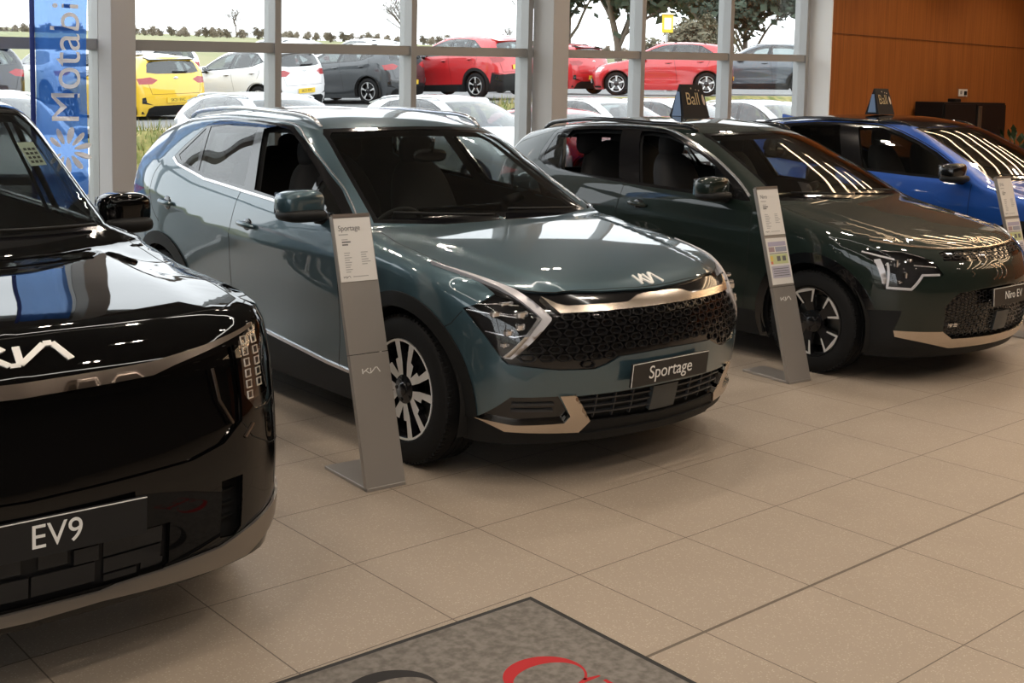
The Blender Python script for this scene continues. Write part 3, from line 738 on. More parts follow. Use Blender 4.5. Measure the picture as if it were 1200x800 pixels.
def sstep(a,b,x): t=np.clip((x-a)/(b-a),0,1); return t*t*(3-2*t)
def build_teal(loc,rz):
    root=empty('sport_utility_car',loc,rz); sh=Shape(SPORT)
    sh.hoodfn=lambda x,y: .016*sstep(.0,.10,np.abs(y)-(.66-.16*(x-1.0)))*sstep(.95,1.15,x)*(1-sstep(1.95,2.1,x))
    za,xa,xb,ra=.36,1.3475,-1.3325,.405
    hood=[('t',[(2.094,0),(2.088,.12),(2.056,.334),(2.0,.54),(1.928,.655),(1.83,.754),(1.694,.795),(1.502,.818),(1.177,.815),(.90,.79),(.905,.6),(.93,.3),(.945,0)])]
    dlo=[(.83,1.098),(.4,1.130),(-.327,1.180),(-.8,1.214),(-1.20,1.283),(-1.29,1.325),(-1.25,1.39),(-1.10,1.535),(-1.0,1.56),(-.5,1.578),(-.15,1.562),(.08,1.485),(.287,1.385),(.543,1.252),(.77,1.120)]
    fglass=[(.36,1.150),(-.2,1.195),(-.415,1.535),(-.3,1.556),(-.14,1.54),(.06,1.465),(.25,1.375),(.365,1.315)]
    sail=[(.405,1.150),(.41,1.290),(.55,1.222),(.715,1.130)]
    rglass=[(-.325,1.205),(-.78,1.238),(-.92,1.26),(-1.055,1.525),(-.8,1.552),(-.50,1.553)]
    qglass=[(-.955,1.266),(-1.18,1.308),(-1.245,1.34),(-1.10,1.515)]
    R=[]
    A=lambda n,p,m,**k: R.append(dict(n=n,p=p,m=m,**k))
    for x in (xa,xb): A('arch',[('s',arc(x,za,ra,-35,215,40))],None,drop=True)
    A('front_door_glass',[('s',fglass)],GLASST,only=1,side=True,see=True,off=-.004,skirt=0)
    A('quarter_light',[('s',sail)],GLASSL,side=True,see=True,off=-.004,skirt=0)
    A('rear_door_glass',[('s',rglass)],GLASSP,side=True,see=True,off=-.004,skirt=0)
    A('rear_quarter_glass',[('s',qglass)],GLASSP,side=True,see=True,off=-.004,skirt=0)
    A('windscreen',[('f',[(0,1.125),(.3,1.122),(.55,1.116),(.715,1.112),(.70,1.16),(.585,1.51),(.55,1.532),(.3,1.545),(0,1.552)])],GLASSD,see=True,off=-.003,skirt=0)
    A('rear_window',[('r',[(0,1.14),(.5,1.14),(.66,1.16),(.60,1.44),(.5,1.46),(0,1.465)])],GLASSP,see=True,skirt=0)
    A('window_trim',[('s',dlo)],BLACKGLOSS,side=True,off=-.001)
    A('windscreen_surround',[('f',[(0,1.09),(.4,1.085),(.75,1.098),(.735,1.13),(.605,1.522),(.57,1.55),(.3,1.562),(0,1.567)])],BLACKGLOSS,off=-.001)
    A('bonnet',hood,TEAL)
    A('headlight',[('f',[(.782,.882),(.882,.812),(.86,.74),(.805,.612),(.79,.606),(.665,.779),(.735,.864)])],LENS,side=True,see=False,off=-.002,skirt=0)
    A('grille',[('f',[(0,.872),(.334,.881),(.62,.898),(.735,.918),(.80,.955),(.85,.985),(.86,.97),(.80,.925),(.782,.882),(.882,.812),(.80,.60),(.783,.578),(.752,.573),(.6,.553),(.436,.549),(.38,.565),(.307,.597),(0,.605)])],BLACKGLOSS,off=-.012)
    A('lower_intake',[('f',[(0,.435),(.51,.427),(.46,.33),(.43,.30),(0,.292)])],PLASTIC,off=-.03)
    A('fog_pocket',[('f',[(.845,.318),(.766,.428),(.591,.432),(.53,.34),(.55,.29),(.76,.27)])],BLACKGLOSS,side=True,off=-.02)
    A('lower_bumper',[('f',[(0,.292),(.43,.30),(.46,.33),(.53,.34),(.55,.29),(.845,.318),(.87,.318)]),('s',[(1.62,.33),(1.6,.1)]),('f',[(.8,.1),(0,.1)])],PLASTIC,off=.002)
    A('arch_cladding',[('s',arc(xa,za,.475,-30,210,40))],PLASTIC,side=True,off=.010)
    A('arch_cladding',[('s',arc(xb,za,.485,-30,210,40))],PLASTIC,side=True,off=.010,key='ac2')
    A('sill_cladding',[('s',[(1.0,.1),(1.0,.345),(.65,.352),(-.03,.405),(-1.0,.47),(-1.0,.1)])],PLASTIC,side=True,off=.006)
    A('front_bumper',[('f',[(0,.62),(.78,.60),(.87,.79)]),('s',[(1.74,.79),(1.69,.72),(1.62,.70),(1.60,.1)]),('f',[(.8,.1),(0,.1)])],TEAL)
    A('front_door',[('s',[(.80,1.06),(.83,1.099),(.4,1.131),(-.327,1.181),(-.383,.794),(-.41,.60),(-.42,.40),(-.40,.33),(.76,.30),(.78,.5),(.80,.8)])],TEAL,side=True,off=0)
    A('rear_door',[('s',[(-.327,1.181),(-.8,1.215),(-1.20,1.284),(-1.42,1.29),(-1.463,1.162),(-1.45,1.02),(-1.37,.90),(-1.15,.88),(-.98,.75),(-.88,.55),(-.84,.33),(-.40,.33),(-.42,.40),(-.41,.60),(-.383,.794)])],TEAL,side=True)
    A('tail_light',[('r',[(.55,.98),(.93,1.0),(.96,1.10),(.85,1.13),(.6,1.10)])],RED,side=True)
    A('rear_bumper',[('r',[(0,.70),(.95,.70)]),('s',[(-1.85,.70),(-1.80,.1)]),('r',[(.8,.1),(0,.1)])],TEAL)
    ob=grow(sh,R,.026,root,dict(n='body_shell',m=TEAL))
    # seams
    for v,p in (('t',[(2.094,0),(2.088,.12),(2.056,.334),(2.0,.54),(1.928,.655),(1.83,.754),(1.694,.795),(1.502,.818),(1.177,.815),(.90,.79)]),('s',[(-.327,1.18),(-.383,.794),(-.41,.60),(-.42,.40),(-.40,.35)]),('s',[(.80,1.08),(.80,.8),(.78,.5),(.76,.35)]),
        ('s',cat([(-1.40,1.28),(-1.455,1.2),(-1.463,1.12),(-1.43,.99),(-1.33,.91)],4)),('s',[(1.755,.80),(1.70,.735),(1.66,.715)])):
        mb=MB(); ribbon(sh,mb,v,p,.0055,.0006,-.002); mb.build_lr('panel_seam',SEAM,root)
    # chrome and dark trims
    mb=MB(); ribbon(sh,mb,'s',[(.80,1.100),(.4,1.131),(-.327,1.181),(-.8,1.215),(-1.18,1.281),(-1.28,1.318)],.020,.006); mb.build_lr('waist_trim',SATINW,root,auto=.5)
    mb=MB(); ribbon(sh,mb,'s',[(.93,.352),(.65,.362),(-.03,.415),(-.95,.475)],.022,.012); mb.build_lr('sill_trim',SATINW,root,auto=.5)
    mb=MB(); ribbon(sh,mb,'s',cat([(.75,1.135),(.543,1.256),(.287,1.390),(.08,1.491),(-.15,1.568),(-.5,1.586),(-1.0,1.567)],5),.010,.004); mb.build_lr('drip_trim',SATINW,root,auto=.5)
    # grille: cells, bright bar
    hexmesh(sh,[(-.02,.618),(.30,.612),(.43,.566),(.745,.588),(.64,.76),(.585,.79),(-.02,.79)],.072,.036,.034,.0165,.572-.036,9,12).build('grille_mesh',GRILLEGLOSS,ob['grille'])
    bar=[(-.62,.868),(-.57,.838),(-.527,.829),(-.22,.827),(-.155,.848),(-.11,.853),(.11,.853),(.155,.848),(.22,.827),(.527,.829),(.57,.838),(.62,.868),(.60,.833),(.572,.801),(.208,.801),(-.208,.801),(-.572,.801),(-.60,.833)]
    mb=MB(); patch(sh,mb,'f',bar,.010,.03,0,.02,both=False); mb.build('grille_bar',SATIN,ob['grille'],auto=.5)
    # headlight chevron light guides and lamp internals
    drl=[(.848,.982),(.80,.957),(.74,.922),(.70,.898),(.667,.862),(.611,.783),(.614,.773),(.770,.604),(.792,.606),(.652,.776),(.653,.784),(.716,.868),(.752,.906),(.80,.940)]
    mb=MB(); patch(sh,mb,'f',drl,.006,.025,0,.018); mb.build_lr('daytime_light_guide',DRLWHITE,ob['headlight'],auto=.5)
    mb=MB(); patch(sh,mb,'f',[(.775,.612),(.795,.612),(.672,.775),(.668,.79),(.655,.779)],.010,.02); mb.build_lr('light_guide_edge',SATINW,ob['headlight'],auto=.5)
    mb=MB()
    for sg in (-1,1):
        for (y,z,w,h) in ((.80,.80,.05,.018),(.775,.72,.035,.018),(.735,.745,.030,.02),(.79,.665,.028,.016),(.72,.80,.04,.02),(.76,.845,.05,.012)):
            P,N=frame_at(sh,'f',(y,z)); c=P-N*.006; mb=MB(); mb.box((c[0],c[1]*sg,c[2]),(.03,w*1.4,h*1.6),0,bev=.006); mb.build('lamp_reflector',LAMPSIL,ob['headlight'][sg],auto=.5)
    mb=MB()
    for o in (-.0,): ribbon(sh,mb,'f',[(.875,.808),(.80,.795),(.715,.782)],.006,.003); ribbon(sh,mb,'f',[(.85,.835),(.79,.84),(.72,.835)],.004,.002); ribbon(sh,mb,'f',[(.84,.72),(.76,.70),(.72,.71)],.006,-.003)
    mb.build_lr('lamp_trim',SATINW,ob['headlight'])
    # bumper brightwork, intake bars, radar
    mb=MB(); patch(sh,mb,'f',[(.845,.322),(.762,.268),(.464,.252),(.425,.305),(.515,.436),(.585,.436),(.525,.335),(.545,.305),(.74,.300)],.012,.035,0,.02); mb.build_lr('bumper_trim',SATIN,root,auto=.5)
    mb=MB()
    for z in (.332,.366,.40):
        ribbon(sh,mb,'f',[(.0,z),(.2,z),(.46+(z-.332)*.6,z)],.010,-.012,-.03)
    for y in (.2,.3,.4): ribbon(sh,mb,'f',[(y,.305),(y,.425)],.008,-.014,-.03)
    for z in (.36,.39): ribbon(sh,mb,'f',[(.60,z),(.76,z)],.014,-.008,-.02)
    mb.build('intake_bar',mat('intake bars',(.03,.031,.033),.4),ob['lower_intake'])
    mb=MB(); patch(sh,mb,'f',[(-.085,.305),(.085,.305),(.085,.425),(-.085,.425)],-.004,.03,both=False); mb.build('radar_cover',mat('radar cover',(.045,.05,.052),.35),root,auto=.5)
    mb=MB(); patch(sh,mb,'f',[(-.42,.205),(.42,.205),(.46,.245),(-.46,.245)],.012,.03,both=False); mb.build('skid_plate',PLASTIC,root,auto=.5)
    # badge
    mb=MB()
    def bf(a,b,h):
        P,N=frame_at(sh,'f',(-.055+.145*a,.889+.030*b)); return tuple(P+N*(-.003+.010*h))
    logo(mb,lambda a,b,h:bf(a,b,h),.2,.24); mb.build('bonnet_badge',LETTERW,root)
    plate(sh,root,(-.03,.515),'Sportage',size=.088,proud=.030)
    mirrors(root,.60,1.03,1.185,TEAL,(.115,.125,.085),fold=(.14,.965))
    handle(sh,root,[(-.16,1.0),(-1.19,1.045)],TEAL)
    rails(sh,root,[(.03,.575),(-.4,.60),(-1.0,.60),(-1.70,.55)],SATINW,.015,.03)
    wipers(sh,root,[((.62,1.10),(.08,1.125)),((-.05,1.10),(-.62,1.13))])
    well(sh,(xa,xb),za,ra+.02,root)
    wheel('wheel',.36,.238,.235,WHEEL_TWIN,root,[(xa,-.925,za,0,0),(xa,.925,za,1,0),(xb,-.925,za,0,0),(xb,.925,za,1,0)])
    cabin(root,(.05,-.85),1.09,1.5,wheelx=.48,dashx=.78)
    mb=MB(); ellip(mb,(.30,0,1.40),(.02,.12,.04),16,10,p=3); mb.tube([(.31,0,1.41),(.33,0,1.50)],.012); mb.build('rear_view_mirror',BLACKGLOSS,root,smooth=True)
    return root
# ---------------------------------------------------------------- the dark green crossover and the blue hatchback (one family of forms)
GREEN=paint('dark green metallic paint',(.0085,.0165,.0130),.1,.5,cior=1.52,spec=.12)
BLUE=paint('bright blue metallic paint',(.008,.085,.42),.35,.40)
NIRO=dict(crease=[(-2.2,1.02),(-1.2,.98),(-.3,.90),(.6,.87),(1.4,.87)],crease_form=(.010,.10,-2.0,1.3),zsill=.17,xf=.95,xr=-1.0,z0=.52,
 top=[(2.5,.50),(2.25,.70),(2.15,.775),(2.05,.83),(1.9,.89),(1.5,.98),(1.2,1.04),(1.05,1.075),(.97,1.12),(.75,1.255),(.5,1.39),(.25,1.505),(.05,1.56),(-.3,1.60),(-.8,1.60),(-1.4,1.555),(-1.85,1.475),(-2.0,1.42),(-2.4,1.31)],top_sig=.025,
 crown=[(2.3,.03),(1.0,.03),(.7,.06),(.2,.12),(-.5,.15),(-2,.12)], sweep=[(2.2,.14),(1.2,.12),(.8,.18),(.2,.22),(-.3,0),(-1.2,0),(-2,-.15)],
 belt=[(2.3,.95),(1.6,1.0),(1.05,1.055),(.5,1.08),(-.42,1.115),(-.9,1.15),(-1.4,1.20),(-1.6,1.22),(-2.3,1.22)],
 low=[(0,.865),(.12,.885),(.3,.90),(.5,.908),(.66,.912),(.8,.905),(.9,.892),(.96,.88),(1,.862)],
 upp=[(-.05,.885),(0,.862),(.03,.846),(.1,.812),(.2,.76),(.3,.70),(.37,.645),(.42,.58),(.48,.46)],
 planlow=[(2.4,.60),(2.2,.40),(2.0,.18),(1.8,.075),(1.6,.025),(1.3,0),(-1.35,0),(-1.7,.025),(-1.95,.07),(-2.1,.13),(-2.25,.26),(-2.4,.5)],
 planup=[(1,0),(-.6,0),(-1.2,.03),(-1.7,.08),(-2.1,.14)],
 front=[(.1,2.0),(.18,2.06),(.25,2.11),(.36,2.14),(.5,2.16),(.62,2.155),(.72,2.13),(.80,2.085),(.9,2.0),(1.05,1.75)],
 fcurve=[(0,0),(.15,.008),(.3,.03),(.45,.072),(.6,.14),(.7,.205),(.8,.30),(.87,.42),(.92,.58),(1,.85)],
 rear=[(.2,-2.10),(.35,-2.18),(.6,-2.20),(.85,-2.17),(1.0,-2.14),(1.15,-2.08),(1.3,-1.98),(1.5,-1.87),(1.7,-1.77)],
 rcurve=[(0,0),(.4,.03),(.7,.1),(.85,.2),(.93,.35),(1,.6)],
 kt=.07,ktx=[(2.2,.10),(1.1,.09),(.85,.05),(.2,.05),(-.5,.07),(-2,.07)],kf=.08,kb=.05,
 bumps=[(1.31,.58,.40,.28,.016),(-1.39,.6,.44,.3,.018),(0,.50,.95,.17,-.02)])
def build_crossover(name,loc,rz,body,roofm,full,plate_text=None,ds=.028):
    root=empty(name,loc,rz); sh=Shape(NIRO)
    sh.hoodfn=lambda x,y: .010*sstep(.0,.10,np.abs(y)-(.60-.10*(x-1.0)))*sstep(.95,1.15,x)*(1-sstep(1.85,2.0,x))
    za,xa,xb,ra=.335,1.31,-1.40,.385
    dlo=[(.76,1.068),(.159,1.085),(-.415,1.110),(-1.0,1.140),(-1.25,1.168),(-1.42,1.235),(-1.44,1.30),(-1.40,1.47),(-1.33,1.495),(-.952,1.524),(-.503,1.53),(-.25,1.515),(-.045,1.468),(.20,1.385),(.393,1.302),(.60,1.19),(.74,1.095)]
    fglass=[(.62,1.095),(.159,1.108),(-.28,1.125),(-.475,1.498),(-.40,1.502),(-.22,1.49),(-.045,1.443),(.18,1.365),(.37,1.28),(.56,1.165)]
    rglass=[(-.49,1.135),(-1.0,1.160),(-1.12,1.17),(-1.25,1.40),(-1.20,1.478),(-.95,1.497),(-.67,1.50)]
    qglass=[(-1.165,1.182),(-1.37,1.25),(-1.385,1.30),(-1.36,1.45),(-1.25,1.468)]
    hood=[(1.985,0),(1.98,.2),(1.945,.432),(1.83,.655),(1.70,.765),(1.60,.80),(1.483,.808),(1.254,.80),(1.0,.78),(.955,.75),(.96,.6),(.985,.3),(1.0,0)]
    R=[]; A=lambda n,p,m,**k: R.append(dict(n=n,p=p,m=m,**k))
    for x in (xa,xb): A('arch',[('s',arc(x,za,ra,-35,215,40))],None,drop=True)
    A('front_door_glass',[('s',fglass)],GLASST,only=1 if full else None,side=True,see=True,off=-.004,skirt=0)
    A('rear_door_glass',[('s',rglass)],GLASSP if not full else GLASST,only=1 if full else None,side=True,see=True,off=-.004,skirt=0)
    A('rear_quarter_glass',[('s',qglass)],GLASSP,side=True,see=True,off=-.004,skirt=0)
    A('windscreen',[('f',[(0,1.115),(.3,1.112),(.55,1.105),(.70,1.098),(.685,1.15),(.575,1.465),(.55,1.485),(.3,1.497),(0,1.503)])],GLASSD,see=True,off=-.003,skirt=0)
    A('rear_window',[('r',[(0,1.10),(.5,1.10),(.64,1.12),(.58,1.38),(.5,1.40),(0,1.405)])],GLASSP,see=True,skirt=0)
    A('window_trim',[('s',dlo)],BLACKGLOSS,side=True,off=-.001)
    A('windscreen_surround',[('f',[(0,1.08),(.4,1.076),(.735,1.08),(.72,1.12),(.595,1.478),(.57,1.50),(.3,1.512),(0,1.518)])],BLACKGLOSS,off=-.001)
    if roofm: A('roof_panel',[('t',[(.22,0),(.18,.3),(.10,.54),(-.3,.575),(-1.0,.585),(-1.6,.55),(-1.66,.3),(-1.68,0)])],roofm)
    A('bonnet',[('t',hood)],body)
    if full:
        A('headlight',[('f',[(.855,.835),(.731,.845),(.578,.786),(.548,.70),(.67,.69),(.73,.602),(.828,.602)])],LENS,side=True,off=-.003,skirt=0)
        A('upper_grille',[('f',[(0,.832),(.43,.838),(.50,.828),(.507,.783),(.4,.775),(.213,.769),(0,.77)])],BLACKGLOSS,off=-.012)
        A('lower_grille',[('f',[(0,.61),(.232,.604),(.455,.588),(.505,.55),(.552,.502),(.534,.349),(.463,.295),(.13,.288),(0,.288)])],BLACKGLOSS,off=-.03)
        A('bumper_trim',[('f',[(0,.288),(.13,.288),(.463,.295),(.539,.345),(.785,.350),(.775,.310),(.458,.232),(0,.228)])],SATIN,off=.006)
    if not full:
        A('headlight',[('f',[(.86,.80),(.70,.825),(.52,.77),(.56,.71),(.72,.70),(.84,.72)])],LENS,side=True,off=-.003,skirt=0)
        A('upper_grille',[('f',[(0,.80),(.45,.80),(.49,.77),(.44,.735),(0,.73)])],BLACKGLOSS,off=-.010)
        A('lower_grille',[('f',[(0,.52),(.52,.50),(.58,.40),(.48,.29),(0,.285)])],BLACKGLOSS,off=-.03)
    A('lower_bumper',[('f',[(0,.232),(.458,.236),(.775,.314),(.785,.35),(.767,.478)]),('s',[(1.66,.468),(1.60,.1)]),('f',[(.8,.1),(0,.1)])],PLASTIC,off=.001)
    A('arch_cladding',[('s',arc(xa,za,.450,-30,210,40))],PLASTIC if not full else BLACKGLOSS,side=True,off=.008)
    A('arch_cladding',[('s',arc(xb,za,.455,-30,210,40))],PLASTIC,side=True,off=.008,key='ac2')
    A('sill_cladding',[('s',[(1.0,.1),(1.0,.33),(0,.35),(-1.0,.39),(-1.0,.1)])],PLASTIC,side=True,off=.005)
    A('front_bumper',[('f',[(0,.77),(.213,.769),(.507,.783),(.578,.75),(.82,.61)]),('s',[(1.66,.64),(1.60,.60),(1.60,.1)]),('f',[(.8,.1),(0,.1)])],body)
    A('front_door',[('s',[(.80,1.04),(.76,1.068),(.159,1.086),(-.415,1.111),(-.447,.943),(-.50,.65),(-.52,.40),(-.50,.30),(.74,.28),(.77,.5),(.80,.8)])],body,side=True)
    A('rear_door',[('s',[(-.415,1.111),(-1.0,1.141),(-1.25,1.169),(-1.42,1.236),(-1.50,1.15),(-1.50,1.0),(-1.42,.88),(-1.2,.84),(-1.05,.74),(-.95,.55),(-.91,.30),(-.50,.30),(-.52,.40),(-.50,.65),(-.447,.943)])],body,side=True)
    A('tail_light',[('r',[(.60,.85),(.93,.9),(.9,1.12),(.66,1.25),(.60,1.1)])],RED,side=True)
    A('rear_bumper',[('r',[(0,.65),(.95,.65)]),('s',[(-1.85,.65),(-1.80,.1)]),('r',[(.8,.1),(0,.1)])],body)
    ob=grow(sh,R,ds,root,dict(n='body_shell',m=body))
    for v,p in (('t',hood[:-4]),('s',[(-.415,1.11),(-.447,.943),(-.50,.65),(-.52,.40),(-.50,.32)]),('s',[(.80,1.05),(.80,.8),(.77,.5),(.745,.33)]),('s',cat([(-1.46,1.2),(-1.50,1.12),(-1.49,.98),(-1.40,.87)],4)),('s',[(1.66,.66),(1.61,.62)])):
        mb=MB(); ribbon(sh,mb,v,p,.005,.0006,-.002); mb.build_lr('panel_seam',SEAM,root)
    mb=MB(); ribbon(sh,mb,'s',cat([(.74,1.10),(.60,1.198),(.393,1.309),(.20,1.392),(-.045,1.475),(-.25,1.521),(-.503,1.536),(-.952,1.530),(-1.33,1.50)],4),.020 if full else .008,.005); mb.build_lr('drip_trim',SATINW if full else BLACKGLOSS,root,auto=.5)
    if full:
        mb=MB(); ribbon(sh,mb,'s',[(.70,.32),(0,.345),(-.9,.38)],.015,.008)
        mb.build_lr('sill_trim',PLASTIC,root,auto=.5)
        hexmesh(sh,[(-.02,.60),(.23,.595),(.45,.58),(.535,.50),(.52,.36),(.46,.305),(-.02,.298)],.064,.030,.030,.014,.306,11,10,.008,-.012).build('grille_mesh',GRILLEGLOSS,ob['lower_grille'])
        hexmesh(sh,[(-.02,.825),(.43,.832),(.49,.82),(.495,.79),(-.02,.777)],.085,.020,.040,.009,.783,3,7,.006,-.002).build('grille_mesh',PLASTIC,ob['upper_grille'])
        mb=MB(); P=edgecurve(sh,'f',[(.80,.897),(.655,.868),(.432,.846),(.2,.840),(0,.838),(-.2,.840),(-.432,.846),(-.655,.868),(-.80,.897)],.03); ribbon(sh,mb,'f',None,.014,.008,P=P,both=False); mb.build('bonnet_edge_trim',SATIN,root,auto=.5)
        mb=MB(); ribbon(sh,mb,'f',[(.806,.768),(.821,.616),(.735,.613),(.672,.70),(.575,.701)],.016,.008,ds=.008); ribbon(sh,mb,'f',[(.86,.826),(.815,.805),(.775,.79)],.012,.006); patch(sh,mb,'f',[(.842,.782),(.822,.79),(.820,.64),(.833,.64)],.007,.01); mb.build_lr('daytime_light_guide',DRLWHITE,ob['headlight'],auto=.5)
        mb=MB(); ribbon(sh,mb,'f',[(.70,.757),(.588,.747)],.008,.004); ribbon(sh,mb,'f',[(.80,.838),(.72,.835),(.62,.80)],.004,.003); mb.build_lr('lamp_trim',SATINW,ob['headlight'],auto=.5)
        mb=MB()
        for sg in (-1,1):
            for (y,z,w,h) in ((.77,.77,.03,.05),(.75,.70,.03,.04),(.70,.79,.04,.02),(.78,.655,.03,.02)):
                P,N=frame_at(sh,'f',(y,z)); c=P-N*.012; mb=MB(); mb.box((c[0],c[1]*sg,c[2]),(.03,w,h),0,bev=.006); mb.build('lamp_reflector',LAMPSIL,ob['headlight'][sg],auto=.5)
            mb=MB(); 
        for k in range(3):
            y=-.115+k*.055; ribbon(sh,mb,'f',cat([(y-.02,.742),(y+.022,.725),(y+.035,.697),(y+.018,.670),(y-.025,.652)],4),.007,.003,ds=.01,both=False)
        mb.build('charging_flap_motif',SATIN,root,auto=.5)
        mb=MB(); ribbon(sh,mb,'f',[(-.335,.715),(-.315,.70),(-.335,.68)],.007,.004,ds=.01,both=False); mb.build('bumper_mark',SATIN,root,auto=.5)
        mb=MB(); patch(sh,mb,'f',[(-.085,.315),(.075,.315),(.075,.44),(-.085,.44)],-.004,.03,both=False); mb.build('radar_cover',mat('radar cover',(.045,.05,.052),.35),root,auto=.5)
        mb=MB(); patch(sh,mb,'f',[(-.50,.365),(-.43,.365),(-.43,.39),(-.50,.39)],-.012,.02); mb.build_lr('fog_lamp',LAMPSIL,root,auto=.5)
        mb=MB(); logo(mb,lambda a,b,h:tuple((lambda PN:PN[0]+PN[1]*.004*h)(frame_at(sh,'f',(-.08+.16*a,.862+.022*b)))),.16,.24); mb.build('bonnet_badge',SATIN,root)
        plate(sh,root,(.055,.545),plate_text,size=.072,proud=.025)
        rails(sh,root,[(.02,.56),(-.4,.585),(-1.0,.585),(-1.68,.53)],BLACKGLOSS,.018,.03)
    else: rails(sh,root,[(.02,.56),(-.4,.585),(-1.0,.585),(-1.68,.53)],BLACKGLOSS,.012,.02)
    mirrors(root,.56 if full else .72,1.00,1.15,body if full else BLACKGLOSS,(.11,.125,.085),fold=(.12,.945) if full else None)
    handle(sh,root,[(-.24,.967),(-1.22,1.0)],body)
    wipers(sh,root,[((.60,1.09),(.08,1.115)),((-.05,1.09),(-.60,1.115))])
    well(sh,(xa,xb),za,ra+.02,root)
    wheel('wheel',za,.222,.215,WHEEL_HOOK if full else WHEEL_FIVE,root,[(xa,-.905,za,0,0),(xa,.905,za,1,0),(xb,-.905,za,0,0),(xb,.905,za,1,0)])
    cabin(root,(.0,-.88),1.04,1.45,wheelx=.42,dashx=.74)
    mb=MB(); ellip(mb,(.30,0,1.36),(.02,.12,.04),16,10,p=3); mb.tube([(.31,0,1.37),(.33,0,1.46)],.012); mb.build('rear_view_mirror',BLACKGLOSS,root,smooth=True)
    if not full:
        mb=MB(); ribbon(sh,mb,'f',[(.84,.785),(.70,.805),(.56,.765)],.012,.006); mb.build_lr('daytime_light_guide',DRLWHITE,ob['headlight'],auto=.5)
        hexmesh(sh,[(-.02,.51),(.50,.49),(.56,.40),(.47,.30),(-.02,.295)],.064,.030,.030,.014,.30,8,10,.008,-.012).build('grille_mesh',GRILLEGLOSS,ob['lower_grille'])
        mb=MB(); logo(mb,lambda a,b,h:tuple((lambda PN:PN[0]+PN[1]*(-.002+.006*h))(frame_at(sh,'f',(-.08+.16*a,.845+.026*b)))),.16,.24); mb.build('bonnet_badge',SATIN,root)
        mb=MB(); mb.prism([(-1.62,1.545),(-1.80,1.515),(-1.80,1.575)],lambda a,b:(a,-.022,b),lambda a,b:(a,.022,b)); mb.build('roof_aerial',BLUE,root)
    return root
# ---------------------------------------------------------------- the large black SUV
EVBLACK=mat('deep black paint',(.002,.002,.0023),.025,0,spec=.42)
EVGLOSS=mat('piano black panel',(.002,.002,.0023),.04,0,spec=.36)
BRONZE=mat('dark bronze strip',(.16,.13,.11),.28,.9)
GREYSKID=mat('satin grey skid',(.27,.25,.23),.32,.8)
EVN=dict(zsill=.25,xf=1.0,xr=-1.2,z0=.6,
 top=[(2.8,.85),(2.55,1.00),(2.45,1.035),(2.3,1.065),(1.9,1.11),(1.6,1.145),(1.45,1.16),(1.36,1.20),(1.1,1.345),(.8,1.515),(.5,1.655),(.3,1.715),(-.2,1.75),(-1.2,1.76),(-1.9,1.73),(-2.3,1.66),(-2.6,1.6)],top_sig=.02,
 crown=[(2.3,.03),(1.0,.03),(.7,.06),(.2,.10),(-2,.10)], sweep=[(2.4,.10),(1.9,.12),(1.5,.45),(1.2,.60),(.9,.52),(.4,.30),(-.2,0),(-1.5,0),(-2.3,-.15)],
 belt=[(2.5,1.02),(1.8,1.09),(1.2,1.135),(.5,1.15),(-1,1.17),(-2.3,1.19)],
 low=[(0,.93),(.12,.955),(.3,.975),(.5,.985),(.7,.99),(.85,.985),(.93,.972),(1,.95)],
 upp=[(-.05,.965),(0,.95),(.03,.935),(.1,.905),(.2,.86),(.35,.79),(.47,.735),(.54,.67),(.6,.55)],
 planlow=[(2.6,.42),(2.45,.20),(2.3,.09),(2.1,.035),(1.9,.012),(1.5,0),(-1.6,0),(-2.2,.04),(-2.4,.10),(-2.5,.2)],
 pu_ramp=.06,planup=[(1.5,.13),(1.0,.12),(.6,.085),(.2,.03),(-.2,0),(-1,0),(-2.3,.08)],
 front=[(.1,2.36),(.2,2.42),(.28,2.46),(.4,2.48),(.55,2.49),(.7,2.475),(.82,2.45),(.9,2.43),(1.0,2.38),(1.1,2.25)],
 fcurve=[(0,0),(.2,.008),(.4,.03),(.6,.07),(.74,.12),(.83,.18),(.90,.26),(.95,.38),(1.0,.58),(1.04,.85)],
 rear=[(.2,-2.40),(.6,-2.5),(1.1,-2.46),(1.5,-2.36),(1.8,-2.25)], rcurve=[(0,0),(.5,.03),(.8,.1),(.93,.25),(1,.5)],
 kt=.06,ktx=[(2.5,.06),(1.2,.07),(.9,.05),(-2,.07)],kf=.05,kb=.06,bumps=[(1.55,.7,.45,.3,.012)])
